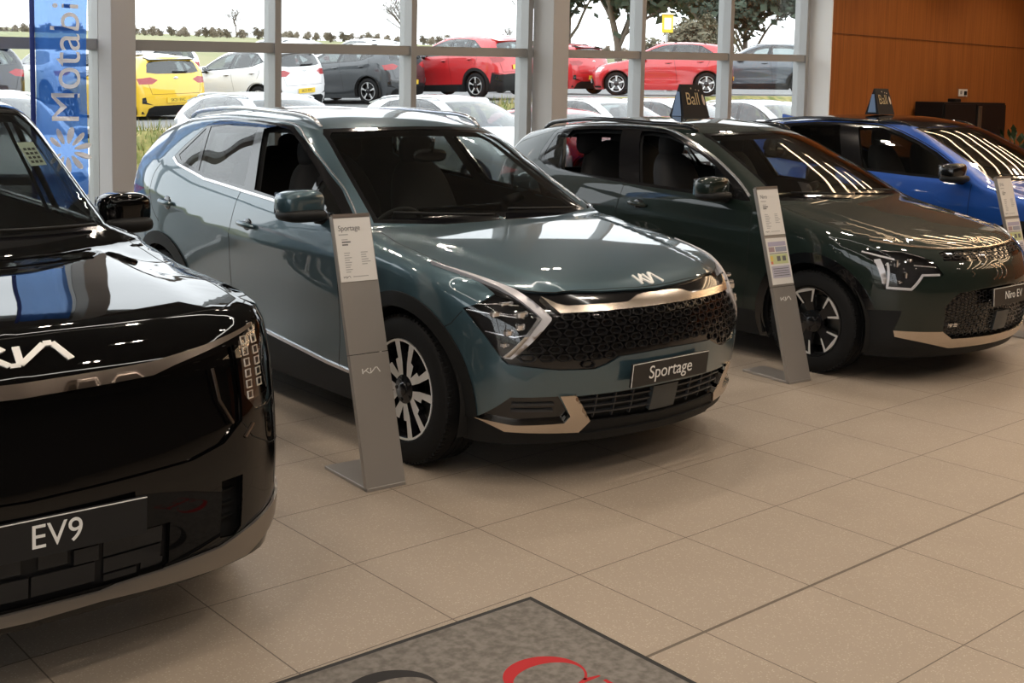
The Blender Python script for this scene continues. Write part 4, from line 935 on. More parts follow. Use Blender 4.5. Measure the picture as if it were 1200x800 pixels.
def build_black(loc,rz):
    root=empty('large_sport_utility_car',loc,rz); sh=Shape(EVN)
    sh.hoodfn=lambda x,y: .010*sstep(.0,.16,np.abs(y)-.62)*sstep(1.1,1.4,x)
    za,xa,xb,ra=.385,1.55,-1.55,.43
    hood=[(2.30,0),(2.285,.3),(2.235,.55),(2.18,.72),(2.05,.83),(1.8,.855),(1.4,.855),(1.02,.85),(1.10,.72),(1.33,.4),(1.42,0)]
    R=[]; A=lambda n,p,m,**k: R.append(dict(n=n,p=p,m=m,**k))
    for x in (xa,xb): A('arch',[('s',arc(x,za,ra,-35,215,40))],None,drop=True)
    A('front_door_glass',[('s',[(.95,1.165),(-.1,1.18),(-.1,1.64),(.25,1.61),(.45,1.53)])],GLASST,side=True,see=True,off=-.004,skirt=0)
    A('rear_door_glass',[('s',[(-.18,1.18),(-1.3,1.195),(-1.3,1.63),(-.18,1.64)])],GLASSP,side=True,see=True,off=-.004,skirt=0)
    A('rear_quarter_glass',[('s',[(-1.38,1.195),(-2.15,1.21),(-2.0,1.58),(-1.38,1.63)])],GLASSP,side=True,see=True,off=-.004,skirt=0)
    A('windscreen',[('f',[(0,1.225),(.4,1.222),(.785,1.208),(.765,1.28),(.655,1.60),(.62,1.645),(.3,1.665),(0,1.67)])],GLASSD,see=True,off=-.003,skirt=0)
    A('rear_window',[('r',[(0,1.12),(.70,1.12),(.62,1.56),(0,1.58)])],GLASSP,see=True,skirt=0)
    A('window_trim',[('s',[(1.05,1.145),(-2.3,1.18),(-2.1,1.62),(-1.4,1.665),(0,1.67),(.28,1.64),(.5,1.54),(.95,1.20)])],BLACKGLOSS,side=True,off=-.001)
    A('windscreen_surround',[('f',[(0,1.185),(.4,1.185),(.81,1.19),(.785,1.28),(.67,1.63),(.63,1.662),(.3,1.68),(0,1.685)])],BLACKGLOSS,off=-.001)
    A('bonnet',[('t',hood)],EVBLACK)
    A('headlight',[('f',[(.722,.963),(.815,1.01),(.86,1.0),(.87,.76),(.83,.742),(.762,.742),(.719,.795)])],LENS,side=True,off=-.002,skirt=0)
    A('front_panel',[('f',[(0,.905),(.395,.912),(.48,.922),(.62,.94),(.700,.955),(.705,.80),(.70,.72),(.62,.665),(.5,.64),(0,.625)])],EVGLOSS,off=-.016)
    A('air_slot',[('f',[(.605,.55),(.69,.55),(.69,.375),(.66,.352),(.605,.362)])],GRILLEGLOSS,side=True,off=-.05,skirt=.05)
    A('lower_grille',[('f',[(0,.47),(.42,.47),(.42,.34),(.40,.325),(0,.325)])],GRILLEGLOSS,off=-.02,skirt=.02)
    A('skid_trim',[('f',[(0,.318),(.20,.315),(.25,.323),(.428,.328),(.60,.336),(.699,.362),(.80,.39),(.90,.425)]),('s',[(2.05,.45),(1.99,.38)]),('f',[(.90,.365),(.82,.315),(.72,.268),(.6,.264),(.5,.268),(.35,.275),(.26,.281),(.2,.284),(0,.279)])],GREYSKID,off=.012)
    A('arch_cladding',[('s',arc(xa,za,.50,-30,210,40))],BLACKGLOSS,side=True,off=.01)
    A('arch_cladding',[('s',arc(xb,za,.50,-30,210,40))],BLACKGLOSS,side=True,off=.01,key='ac2')
    A('front_bumper',[('f',[(0,.625),(.5,.64),(.62,.665),(.70,.72),(.762,.742),(.87,.76)]),('s',[(2.08,.74),(2.0,.72),(1.98,.1)]),('f',[(.85,.1),(0,.1)])],EVBLACK)
    A('front_door',[('s',[(1.02,1.10),(.9,1.146),(-.14,1.157),(-.16,.4),(-.14,.3),(.98,.28)])],EVBLACK,side=True)
    A('rear_door',[('s',[(-.14,1.157),(-1.35,1.17),(-1.40,1.0),(-1.2,.86),(-1.06,.6),(-1.02,.3),(-.14,.3),(-.16,.4)])],EVBLACK,side=True)
    A('tail_light',[('r',[(.80,.7),(.95,.75),(.9,1.5),(.75,1.55),(.72,1.3)])],RED,side=True)
    ob=grow(sh,R,.030,root,dict(n='body_shell',m=EVBLACK))
    for v,p in (('t',hood[:8]),('s',[(-.14,1.15),(-.16,.4),(-.14,.3)]),('s',[(1.02,1.10),(.98,.3)]),('f',[(.87,.755),(.83,.738),(.76,.738)]),('f',[(.70,.715),(.74,.66),(.83,.61),(.9,.60)])):
        mb=MB(); ribbon(sh,mb,v,p,.005,.0006,-.002); mb.build_lr('panel_seam',SEAM,root)
    mb=MB(); patch(sh,mb,'f',[(-.395,.952),(0,.946),(.395,.952),(.59,.972),(.80,1.002),(.80,.992),(.60,.955),(.47,.932),(.395,.914),(0,.907),(-.395,.914),(-.47,.932),(-.60,.955),(-.80,.992),(-.80,1.002),(-.59,.972)],.004,.02,both=False); mb.build('nose_strip',BRONZE,root,auto=.5)
    mb=MB()
    for sg in (-1,1):
        for k in range(6):
            for (y,dz) in ((.745,0),(.795,.03)):
                z=.79+k*.034+dz; P,N=frame_at(sh,'f',(y,z)); w,h=.011,.011
                q=[sh.view('f',[(y+a*w,z+b*h)])[0]*np.array((1,sg,1)) for a,b in ((-1,-1),(1,-1),(1,1),(-1,1),(-1,-1))]
                mb=MB(); mb.tube([tuple(p) for p in q],.0028,5); mb.build('light_cube',mat('lamp cube edge',(.55,.50,.44),.3,.4),ob['headlight'][sg])
    mb=MB()
    for sg in (-1,1):
        P=sh.view('f',[(.770,.76),(.838,.765),(.838,.985),(.735,.955),(.732,.80)]); N=sh.normal(P); P=(P-N*.03)*np.array((1,sg,1)); mb.add([tuple(p) for p in P],[(0,1,2,3,4)])
    mb.build_lr('lamp_backing',mat('lamp brown backing',(.07,.05,.035),.35,.3),ob['headlight'])
    mb=MB(); ribbon(sh,mb,'f',[(.745,.70),(.705,.665)],.010,.006); ribbon(sh,mb,'f',[(.60,.90),(.615,.80),(.66,.72)],.010,.004); mb.build_lr('bumper_highlight_edge',BRONZE,root,auto=.5)
    # active flaps: a field of small blocks
    mb=MB()
    for i,(y0,y1,z0,z1) in enumerate(((0,.19,.345,.405),(.21,.40,.36,.405),(.21,.405,.41,.46),(.12,.20,.41,.455),(.02,.11,.42,.46),(.33,.41,.335,.36),(.21,.32,.335,.355))): patch(sh,mb,'f',[(y0+.004,z0),(y1-.004,z0),(y1-.004,z1),(y0+.004,z1)],-.006-.004*(i%3),.01)
    mb.build('intake_flap',mat('flap gloss',(.010,.010,.011),.2,coat=.4),ob['lower_grille'],auto=.5)
    mb=MB(); 
    for z in (.41,.455,.50): ribbon(sh,mb,'f',[(.615,z),(.685,z)],.008,-.03,-.045)
    mb.build_lr('slot_bar',PLASTIC,root)
    mb=MB(); logo(mb,lambda a,b,h:tuple((lambda PN:PN[0]+PN[1]*.005*h)(frame_at(sh,'f',(-.115+.27*a,.992+.042*b)))),.27,.24); mb.build('nose_badge',LETTERW,root)
    plate(sh,root,(.065,.53),'EV9',size=.098,proud=.022,x=2.488)
    mirrors(root,.48,1.05,1.205,EVBLACK,(.13,.115,.095))
    handle(sh,root,[(.0,1.0),(-1.2,1.02)],EVBLACK)
    wipers(sh,root,[((.70,1.205),(.08,1.235)),((-.05,1.21),(-.70,1.235))])
    rails(sh,root,[(.05,.62),(-.5,.66),(-1.5,.66),(-2.1,.60)],BLACKGLOSS,.016,.03)
    well(sh,(xa,xb),za,ra+.02,root)
    wheel('wheel',.385,.267,.25,WHEEL_FIVE,root,[(xa,-.975,.385,0,0),(xa,.975,.385,1,0),(xb,-.975,.385,0,0),(xb,.975,.385,1,0)])
    cabin(root,(.2,-.80),1.17,1.65,wheelx=.62,dashx=.92,hw=.70,floor=.42)
    # papers behind the glass: a permit card with a grid of black marks
    P=sh.view('f',[(.545,1.555)])[0]; 
    mb=MB(); c=lambda a,b,h:tuple(sh.view('f',[(.555+.08*a-.012*b,1.447+.09*b)])[0]+np.array((-.02-.002*h,0,-.008)))
    mb.add([c(0,0,0),c(1,0,0),c(1,1,0),c(0,1,0)],[(0,1,2,3)]); 
    for i in range(4):
        for j in range(3): 
            a,b=.14+.27*j,.12+.18*i; mb.add([c(a,b,-1),c(a+.18,b,-1),c(a+.18,b+.1,-1),c(a,b+.1,-1)],[(0,1,2,3)],1)
    mb.build('windscreen_card',[mat('card pale green',(.62,.72,.6),.6),LETTERK],root,fix=False)
    return root
# ---------------------------------------------------------------- the show cars in their places
tag(build_teal((1.184,3.42,0),math.radians(-90.6)),'teal sport utility car with a long number plate, second from the left','car')
tag(build_crossover('crossover_car',(4.36,3.33,0),math.radians(-90),GREEN,None,True,'Niro EV'),'dark green crossover car between the teal and the blue cars','car')
tag(build_crossover('hatchback_car',(7.42,3.4,.02),math.radians(-90),BLUE,BLACKGLOSS,False),'bright blue car with a black roof in front of the wood wall','car')
tag(build_black((-1.83,3.32,0),math.radians(-92)),'large glossy black car cut off by the left edge of the photo','car')
# ---------------------------------------------------------------- showroom things
STEEL=mat('brushed stand grey',(.36,.335,.31),.42,.45,bump=(500,.05)); PAPER=mat('paper white',(.80,.78,.75),.6); INK=mat('print grey',(.16,.16,.16),.7); INKL=mat('print pale grey',(.45,.44,.43),.7)
def info_stand(loc,rz,title,label,second=False,seam=True):
    root=empty('information_stand',loc,rz); tag(root,label,'stand'); lean=.345/1.2; W2=.10
    P=lambda a,z,h: (a, z*lean - h*.961, z + h*.277)      # on the tilted face; h lifts towards the reader
    def slab(mb,a0,a1,z0,z1,h0,h1,m=0): mb.prism([(a0,z0),(a1,z0),(a1,z1),(a0,z1)],lambda a,b:P(a,b,h1),lambda a,b:P(a,b,h0),m)
    mb=MB(); slab(mb,-W2,W2,.0,.585,-.025,0); o=mb.build('lower_panel',STEEL,root)
    mb=MB(); slab(mb,-W2,W2,.588,1.20,-.025,-.0015); up=mb.build('upper_panel',STEEL,root)
    mb=MB(); mb.box((0,.20,.008),(.20,.40,.016),bev=.002); mb.build('foot_plate',STEEL,root)
    mb=MB(); slab(mb,-W2*.96,W2*.96,1.192,1.207,-.02,.004); mb.build('clip_edge',mat('clip brown grey',(.16,.13,.11),.4),root)
    mb=MB(); logo(mb,lambda a,b,h:P(-.045+.09*a,.50+.022*b,.0006+.001*h),.09,.16); mb.build('maker_mark',LETTERW,o)
    mb=MB(); slab(mb,-W2*.95,W2*.95,.905,1.188,0,.002); sh_=mb.build('price_sheet',PAPER,root)
    t=MB(); V,F=text_mesh(title,.034,.0003,'LEFT'); t.add([P(-.078+v[0]*.95,1.142+v[1],.0028) for v in V],F)
    V,F=text_mesh('KIA',.016,.0003,'LEFT'); 
    for i,(z,w) in enumerate(((1.078,.045),(1.066,.03))): slab(t,-.066,-.066+w,z,z+.006,.002,.0028)
    logo(t,lambda a,b,h:P(-.078+.035*a,.922+.008*b,.0024+.0004*h),.035,.2)
    t.build('sheet_print',INK,sh_,fix=False)
    t=MB()
    for (a0,z0,k,w) in ((-.062,1.03,9,.045),(.025,1.03,6,.05)):
        for i in range(k): slab(t,a0,a0+w*random.uniform(.5,1),z0-.0105*i,z0-.0105*i+.004,.002,.0027)
    slab(t,-.078,-.03,1.112,1.117,.002,.0027); slab(t,-.066,-.035,1.09,1.094,.002,.0027); slab(t,-.03,.05,.924,.928,.002,.0027)
    t.build('small_print',INKL,sh_,fix=False)
    if second:
        mb=MB(); slab(mb,-W2*.95,W2*.95,.60,.885,0,.002); s2=mb.build('energy_sheet',PAPER,root)
        cols=[((.45,.42,.55),-.08,.08,.835,.862),((.35,.36,.45),-.02,.08,.80,.83),((.40,.30,.32),-.08,-.03,.80,.83),((.62,.66,.36),-.08,.08,.725,.785),((.80,.60,.15),-.08,-.055,.745,.775),((.72,.25,.15),-.08,-.06,.725,.742),((.52,.50,.60),-.08,.08,.64,.712)]
        mb=MB(); ms=[]
        for i,(c,a0,a1,z0,z1) in enumerate(cols): slab(mb,a0,a1,z0,z1,.002,.0027+.0002*i,i); ms.append(mat('sheet ink %d'%i,c,.6))
        mb.build('colour_print',ms,s2,fix=False)
        mb=MB()
        for i in range(4): slab(mb,-.07,.07,.652+.014*i,.656+.014*i,.0035,.0045)
        for a in (-.02,.03): slab(mb,a,a+.03,.742,.772,.0035,.0045)
        slab(mb,-.08,.08,.788,.792,.002,.0035); mb.build('sheet_print',INK,s2,fix=False)
    return root
info_stand((-.016,1.823,0),math.radians(-4),'Sportage','grey leaning stand with a printed sheet beside the teal car\'s front wheel')
info_stand((3.172,1.880,0),math.radians(-6),'Niro','grey leaning stand with two sheets in front of the green car\'s wheel',True)
info_stand((5.80,1.62,0),math.radians(-4),'EV6','grey leaning stand with two sheets beside the blue car, cut off at the right edge',True)
# roof signs: small card tents
CARD=mat('card black print',(.008,.008,.011),.6,spec=.2); GOLD=mat('card gold print',(.75,.60,.36),.4); BLUEPR=mat('card blue print',(.16,.25,.42),.5)
def roof_sign(loc,rz,w,d,h,label):
    root=empty('roof_sign',loc,rz); tag(root,label,'sign'); a=w/2; b=d/2; ta=a*.86
    F_=lambda u,v,e:(u*(a+(ta-a)*v), -b*(1-v)-.004-e*.9, h*v+e*.35)
    mb=MB(); mb.add([(-a,-b,0),(a,-b,0),(ta,-.004,h),(-ta,-.004,h),(-a,b,0),(a,b,0),(ta,.004,h),(-ta,.004,h)],[(0,1,2,3),(5,4,7,6),(3,2,6,7),(4,0,3,7),(1,5,6,2)]); o=mb.build('card_tent',CARD,root)
    mb=MB(); mb.add([(-a-.001,-b*.6,.02),(-a-.001,b*.6,.02),(-ta*.99-.003-.012,b*.18,h*.78),(-ta*.99-.015,-b*.18,h*.78)],[(0,1,2,3)]); mb.build('side_print',BLUEPR,o)
    mb=MB(); V,F=text_mesh('Ball',h*.52,.0002,'CENTER'); s=1/(a); mb.add([F_((v[0]-.02)*s*.9,.56+v[1]/h,.002) for v in V],F); mb.build('sign_lettering',GOLD,o,fix=False)
    mb=MB(); 
    for (u,v,r) in ((-.1,.88,.02),(.55,.82,.02),(.3,.84,.015)): mb.add([F_(u-r*2,v-r,.002),F_(u+r*2,v-r,.002),F_(u+r*2,v+r,.002),F_(u-r*2,v+r,.002)],[(0,1,2,3)])
    n=16; mb.add([F_(.78+.1*math.cos(2*PI*i/n),.55+.16*math.sin(2*PI*i/n),.002) for i in range(n)],[tuple(range(n))]); mb.build('sign_marks',mat('card cream print',(.6,.5,.4),.5),o,fix=False)
    return root
_sh=Shape(NIRO)
def on_roof(car_xy,wx,wy): return float(_sh.top(np.array([-(wy-car_xy[1])]),np.array([wx-car_xy[0]]))[0])
roof_sign((4.74,4.20,on_roof((4.36,3.33),4.74,4.20)+.004),0,.33,.17,.285,'black card tent sign with gold lettering on the green car\'s roof')
roof_sign((7.30,3.98,on_roof((7.42,3.4),7.3,3.98)+.026),0,.28,.15,.25,'black card tent sign with gold lettering on the blue car\'s roof')
# banner
FAB=bpy.data.materials.new('translucent blue banner cloth'); FAB.use_nodes=True; _n=FAB.node_tree.nodes; _l=FAB.node_tree.links; _n.clear()
_o=_n.new('ShaderNodeOutputMaterial'); _m=_n.new('ShaderNodeMixShader'); _d=_n.new('ShaderNodeBsdfDiffuse'); _t=_n.new('ShaderNodeBsdfTranslucent'); _m2=_n.new('ShaderNodeMixShader'); _tr=_n.new('ShaderNodeBsdfTransparent')
_d.inputs[0].default_value=(.035,.12,.42,1); _t.inputs[0].default_value=(.05,.20,.66,1); _tr.inputs[0].default_value=(.40,.60,.96,1); _m.inputs[0].default_value=.6; _m2.inputs[0].default_value=.34
_l.new(_d.outputs[0],_m.inputs[1]); _l.new(_t.outputs[0],_m.inputs[2]); _l.new(_m.outputs[0],_m2.inputs[1]); _l.new(_tr.outputs[0],_m2.inputs[2]); _l.new(_m2.outputs[0],_o.inputs[0])
root=empty('banner_flag',(.075,6.5,0)); tag(root,'tall blue banner on a pole by the left window pillar','banner')
def wave(a,z): return .034*math.sin(a*20+z*2.6)+.022*math.sin(a*33-z*3.1)*(a/.45)
V=[];Fc=[]; nx,nz=36,60
for j in range(nz+1):
    for i in range(nx+1):
        a=.40*i/nx; z0=.62+.32*(a/.40); z=z0+(3.55-z0)*j/nz; V.append((.012+a*(1+.06*(z-2)),wave(a,z),z))
Fc=[(j*(nx+1)+i,j*(nx+1)+i+1,(j+1)*(nx+1)+i+1,(j+1)*(nx+1)+i) for j in range(nz) for i in range(nx)]
cl=mk('flag_cloth',V,Fc,FAB,root)
HEM=mat('banner hem dark blue',(.012,.035,.22),.7)
mb=MB(); mb.tube([(0,0,.03),(0,0,3.6)],.018,10); mb.build('pole',HEM,root,smooth=True); mb=MB(); mb.box((0,0,.015),(.5,.4,.03),bev=.01); mb.build('pole_base',mat('base steel',(.3,.3,.3),.4,.8),root)
LETW=bpy.data.materials.new('banner white print'); LETW.use_nodes=True; _b=LETW.node_tree.nodes['Principled BSDF']; _q=LETW.node_tree; _p=_q.nodes.new('ShaderNodeBsdfTranslucent'); _p.inputs[0].default_value=(.95,.97,1,1); _x=_q.nodes.new('ShaderNodeMixShader'); _x.inputs[0].default_value=.05; _b.inputs['Base Color'].default_value=(.95,.96,.98,1); _q.links.new(_b.outputs[0],_x.inputs[1]); _q.links.new(_p.outputs[0],_x.inputs[2]); _q.links.new(_x.outputs[0],_q.nodes['Material Output'].inputs[0])
V,Fx=text_mesh('Motability',.30,.0,'LEFT'); mb=MB()
def cloth(a,z): return (.012+a*(1+.06*(z-2)), wave(a,z)-.006, z)
mb.add([cloth(.235-v[1]*.95,1.47+v[0]*1.08) for v in V],Fx); mb.build('banner_lettering',LETW,cl,fix=False)
mb=MB()
for k in range(10):
    q=math.radians(-150+k*33); c=(.25,1.27); n=12; pt=[]
    for i in range(n):
        t=2*PI*i/n; r=.115+.065*math.cos(t); w=.026*math.sin(t)*(.6+.4*(math.cos(t)+1)/2)
        pt.append(cloth(c[0]+r*math.cos(q)-w*math.sin(q),c[1]+r*math.sin(q)+w*math.cos(q)))
    mb.add(pt,[tuple(range(n))])
mb.build('banner_emblem',LETW,cl,fix=False)
# cabinet, socket, plant
root=empty('cabinet',(13.50,6.50,0)); tag(root,'tall black two-door cabinet against the wood wall','cabinet'); CB=mat('cabinet black laminate',(.005,.005,.006),.45,spec=.25)
mb=MB(); mb.box((0,.0,.87),(1.80,.44,1.74),bev=.006); mb.build('cabinet_body',CB,root)
mb=MB(); mb.box((-.445,-.232,.90),(.87,.02,1.62),bev=.003); mb.build('door',CB,root); mb=MB(); mb.box((.445,-.232,.90),(.87,.02,1.62),bev=.003); d=mb.build('door',CB,root)
mb=MB(); mb.box((.04,-.26,1.52),(.018,.02,.34)); mb.box((.10,-.26,1.52),(.018,.02,.34)); mb.box((.07,-.26,1.68),(.08,.02,.02)); mb.box((.07,-.26,1.36),(.08,.02,.02)); mb.build('handle',mat('handle bronze',(.34,.26,.19),.3,.8),d)
o=MB(); o.box((13.22,6.46,1.765),(.18,.12,.05),bev=.01); tag(o.build('small_box',CB),'small black box on top of the black cabinet','box')
o=MB(); o.box((14.02,6.768,1.88),(.26,.012,.11),bev=.003); s=o.build('wall_socket',mat('socket white',(.72,.70,.68),.4)); tag(s,'white double wall socket above the black cabinet','socket')
o=MB(); 
for x in (13.96,14.08): o.box((x,6.760,1.885),(.05,.006,.05))
o.build('socket_plate',mat('socket grey',(.3,.3,.3),.5),s); o=MB(); o.box((14.07,6.75,1.875),(.045,.03,.06),bev=.004); o.build('plug',CB,s)
root=empty('potted_plant',(13.72,5.70,0)); tag(root,'bushy dark green potted plant in front of the black cabinet\'s right end','plant')
mb=MB(); mb.lathe([(0,.0),(.15,.0),(.20,.42),(.19,.44),(.17,.40),(0,.40)],28,axis='z'); mb.build('pot',mat('pot grey',(.10,.10,.10),.5),root,auto=.6)
mb=MB(); rnd=random.Random(4)
for i in range(110):
    a=rnd.uniform(0,2*PI); r=rnd.uniform(.1,.36); h=rnd.uniform(.75,1.33); b=Vector((.04*math.cos(a),.04*math.sin(a),.4)); tip=Vector((r*math.cos(a),r*math.sin(a),h)); mid=(b+tip)/2+Vector((0,0,.12)); mb.tube([b,mid,tip],.004,4,cap=False)
    d=(tip-mid).normalized(); s=d.cross(Vector((0,0,1))).normalized()*.045; L=d*.16-Vector((0,0,.04))
    mb.add([tip-d*.02,tip+L*.45+s,tip+L,tip+L*.45-s],[(0,1,2,3)],1)
mb.build('foliage',[mat('plant stem',(.05,.08,.02),.6),mat('plant leaf',(.018,.045,.016),.45)],root,fix=False)
# entrance mat
MATG=two_tone('grey brown mat pile',(.125,.112,.098),(.205,.188,.168),38,.95,10); EDGE=mat('mat rubber edge',(.012,.012,.012),.7)
root=empty('entrance_mat',(-.280,.560,0),math.radians(-1.2)); tag(root,'grey entrance mat with red and black lettering and black rubber edge','mat')
mb=MB(); mb.box((-.95,-1.0,.003),(1.9,2.0,.006)); mb.build('rubber_edge',EDGE,root); mb=MB(); mb.box((-.95,-1.0,.006),(1.850,1.950,.008)); pile=mb.build('pile',MATG,root)
REDP=mat('mat red print',(.42,.018,.022),.95); BLKP=mat('mat black print',(.022,.020,.020),.95)
# letters: up = +x, reading direction = -y
L_=lambda cx,cy,s: (lambda a,b:(cx+b*s, cy-a*s, .0104))
def serif_c(mb,f,w=.9):
    n=40; a0,a1=math.radians(38),math.radians(322); o=[(w*.5*math.cos(a0+(a1-a0)*i/n),.5*math.sin(a0+(a1-a0)*i/n)) for i in range(n+1)]; q=[(.07+w*.36*math.cos(a0+(a1-a0)*i/n),.455*math.sin(a0+(a1-a0)*i/n)) for i in range(n+1)]
    V=[f(*p) for p in o]+[f(*p) for p in q]; mb.add(V,[(i,i+1,n+2+i,n+1+i) for i in range(n)])
    mb.add([f(w*.40,.50),f(w*.43,.50),f(w*.43,.14),f(w*.38,.20),f(w*.34,.30)],[(0,1,2,3,4)])
def serif_e(mb,f):
    R_=lambda x0,y0,x1,y1: mb.add([f(x0,y0),f(x1,y0),f(x1,y1),f(x0,y1)],[(0,1,2,3)])
    R_(-.24,-.5,-.10,.5); R_(-.38,.45,.36,.5); R_(-.38,-.5,.40,-.45); R_(-.10,-.03,.20,.02); R_(.17,-.14,.20,.13); R_(.32,.26,.36,.46); R_(.35,-.46,.40,-.24)
mb=MB(); serif_c(mb,L_(-.345,-.47,.27)); serif_e(mb,L_(-.345,-.70,.27)); mb.build('red_lettering',REDP,pile,fix=False)
mb=MB(); serif_c(mb,L_(-.775,-.27,.30)); mb.build('black_lettering',BLKP,pile,fix=False)
# ---------------------------------------------------------------- the car park outside
def lotz(x): return float(np.interp(x,[-60,8,17,26,60],[.85,.90,1.62,1.77,2.2]))
def ground(x,y):
    l=lotz(x); s=float(sstep(16.3,18.3,np.array(y))); z=-.02+s*(l+.02)
    if y>27: z+=.062*(min(y,80)-27)+.04*max(0,y-80)*float(sstep(0,60,np.array(x)))
    return z
ASPH=two_tone('asphalt grey',(.16,.16,.16),(.22,.22,.215),30); GRASS=two_tone('rough grass',(.10,.13,.02),(.30,.25,.08),5); FIELD=two_tone('winter field',(.20,.22,.09),(.30,.27,.14),.08)
def sheet(name,x0,x1,y0,y1,nx,ny,m,dz=0,rough_=0):
    V=[];F=[]
    for j in range(ny+1):
        for i in range(nx+1):
            x=x0+(x1-x0)*i/nx; y=y0+(y1-y0)*j/ny; V.append((x,y,ground(x,y)+dz+(random.uniform(-1,1)*rough_)))
    F=[(j*(nx+1)+i,j*(nx+1)+i+1,(j+1)*(nx+1)+i+1,(j+1)*(nx+1)+i) for j in range(ny) for i in range(nx)]
    o=mk(name,V,F,m); return tag(o,kind='structure')
sheet('ground_forecourt',-60,70,7.32,16.3,13,4,ASPH)
sheet('ground_bank',-60,70,16.3,18.6,130,12,GRASS,rough_=.02)
sheet('ground_lot',-60,70,18.6,30,26,8,ASPH)
sheet('ground_field',-160,260,30,240,60,40,FIELD)
mb=MB()
for i in range(5200):
    x=random.uniform(2,16); y=random.uniform(16.8,18.6); z=ground(x,y); h=random.uniform(.06,.28); a=random.uniform(0,6.28); w=.012; t=random.uniform(-.1,.1)
    mb.add([(x-w*math.cos(a),y-w*math.sin(a),z-.02),(x+w*math.cos(a),y+w*math.sin(a),z-.02),(x+t,y+random.uniform(-.1,.1),z+h)],[(0,1,2)],random.randrange(2))
tag(mb.build('grass',[mat('grass blade green',(.13,.17,.03),.8),mat('grass blade straw',(.36,.30,.12),.8)],fix=False),kind='stuff')
# ---- cars
def scaled(c,sx,sy,sz):
    o=dict(c)
    S=lambda t,a,b:[(p[0]*a,p[1]*b) for p in t]
    o['top']=S(c['top'],sx,sz); o['crown']=[(p[0]*sx,p[1]*sz/sy/sy) for p in c['crown']]; o['sweep']=[(p[0]*sx,p[1]*sx/sy/sy) for p in c['sweep']]
    o['belt']=S(c['belt'],sx,sz); o['low']=S(c['low'],1,sy); o['upp']=S(c['upp'],sz,sy); o['planlow']=S(c['planlow'],sx,sy); o['planup']=S(c['planup'],sx,sy)
    o['front']=S(c['front'],sz,sx); o['rear']=S(c['rear'],sz,sx); o['fcurve']=S(c['fcurve'],sy,sx); o['rcurve']=S(c['rcurve'],sy,sx)
    o['zsill']=c['zsill']*sz; o['z0']=c['z0']*sz; o['xf']=c['xf']*sx; o['xr']=c['xr']*sx
    o['bumps']=[(a*sx,b*sz,d*sx,e*sz,f*sy) for a,b,d,e,f in c['bumps']]; o['ktx']=S(c['ktx'],sx,1); return o
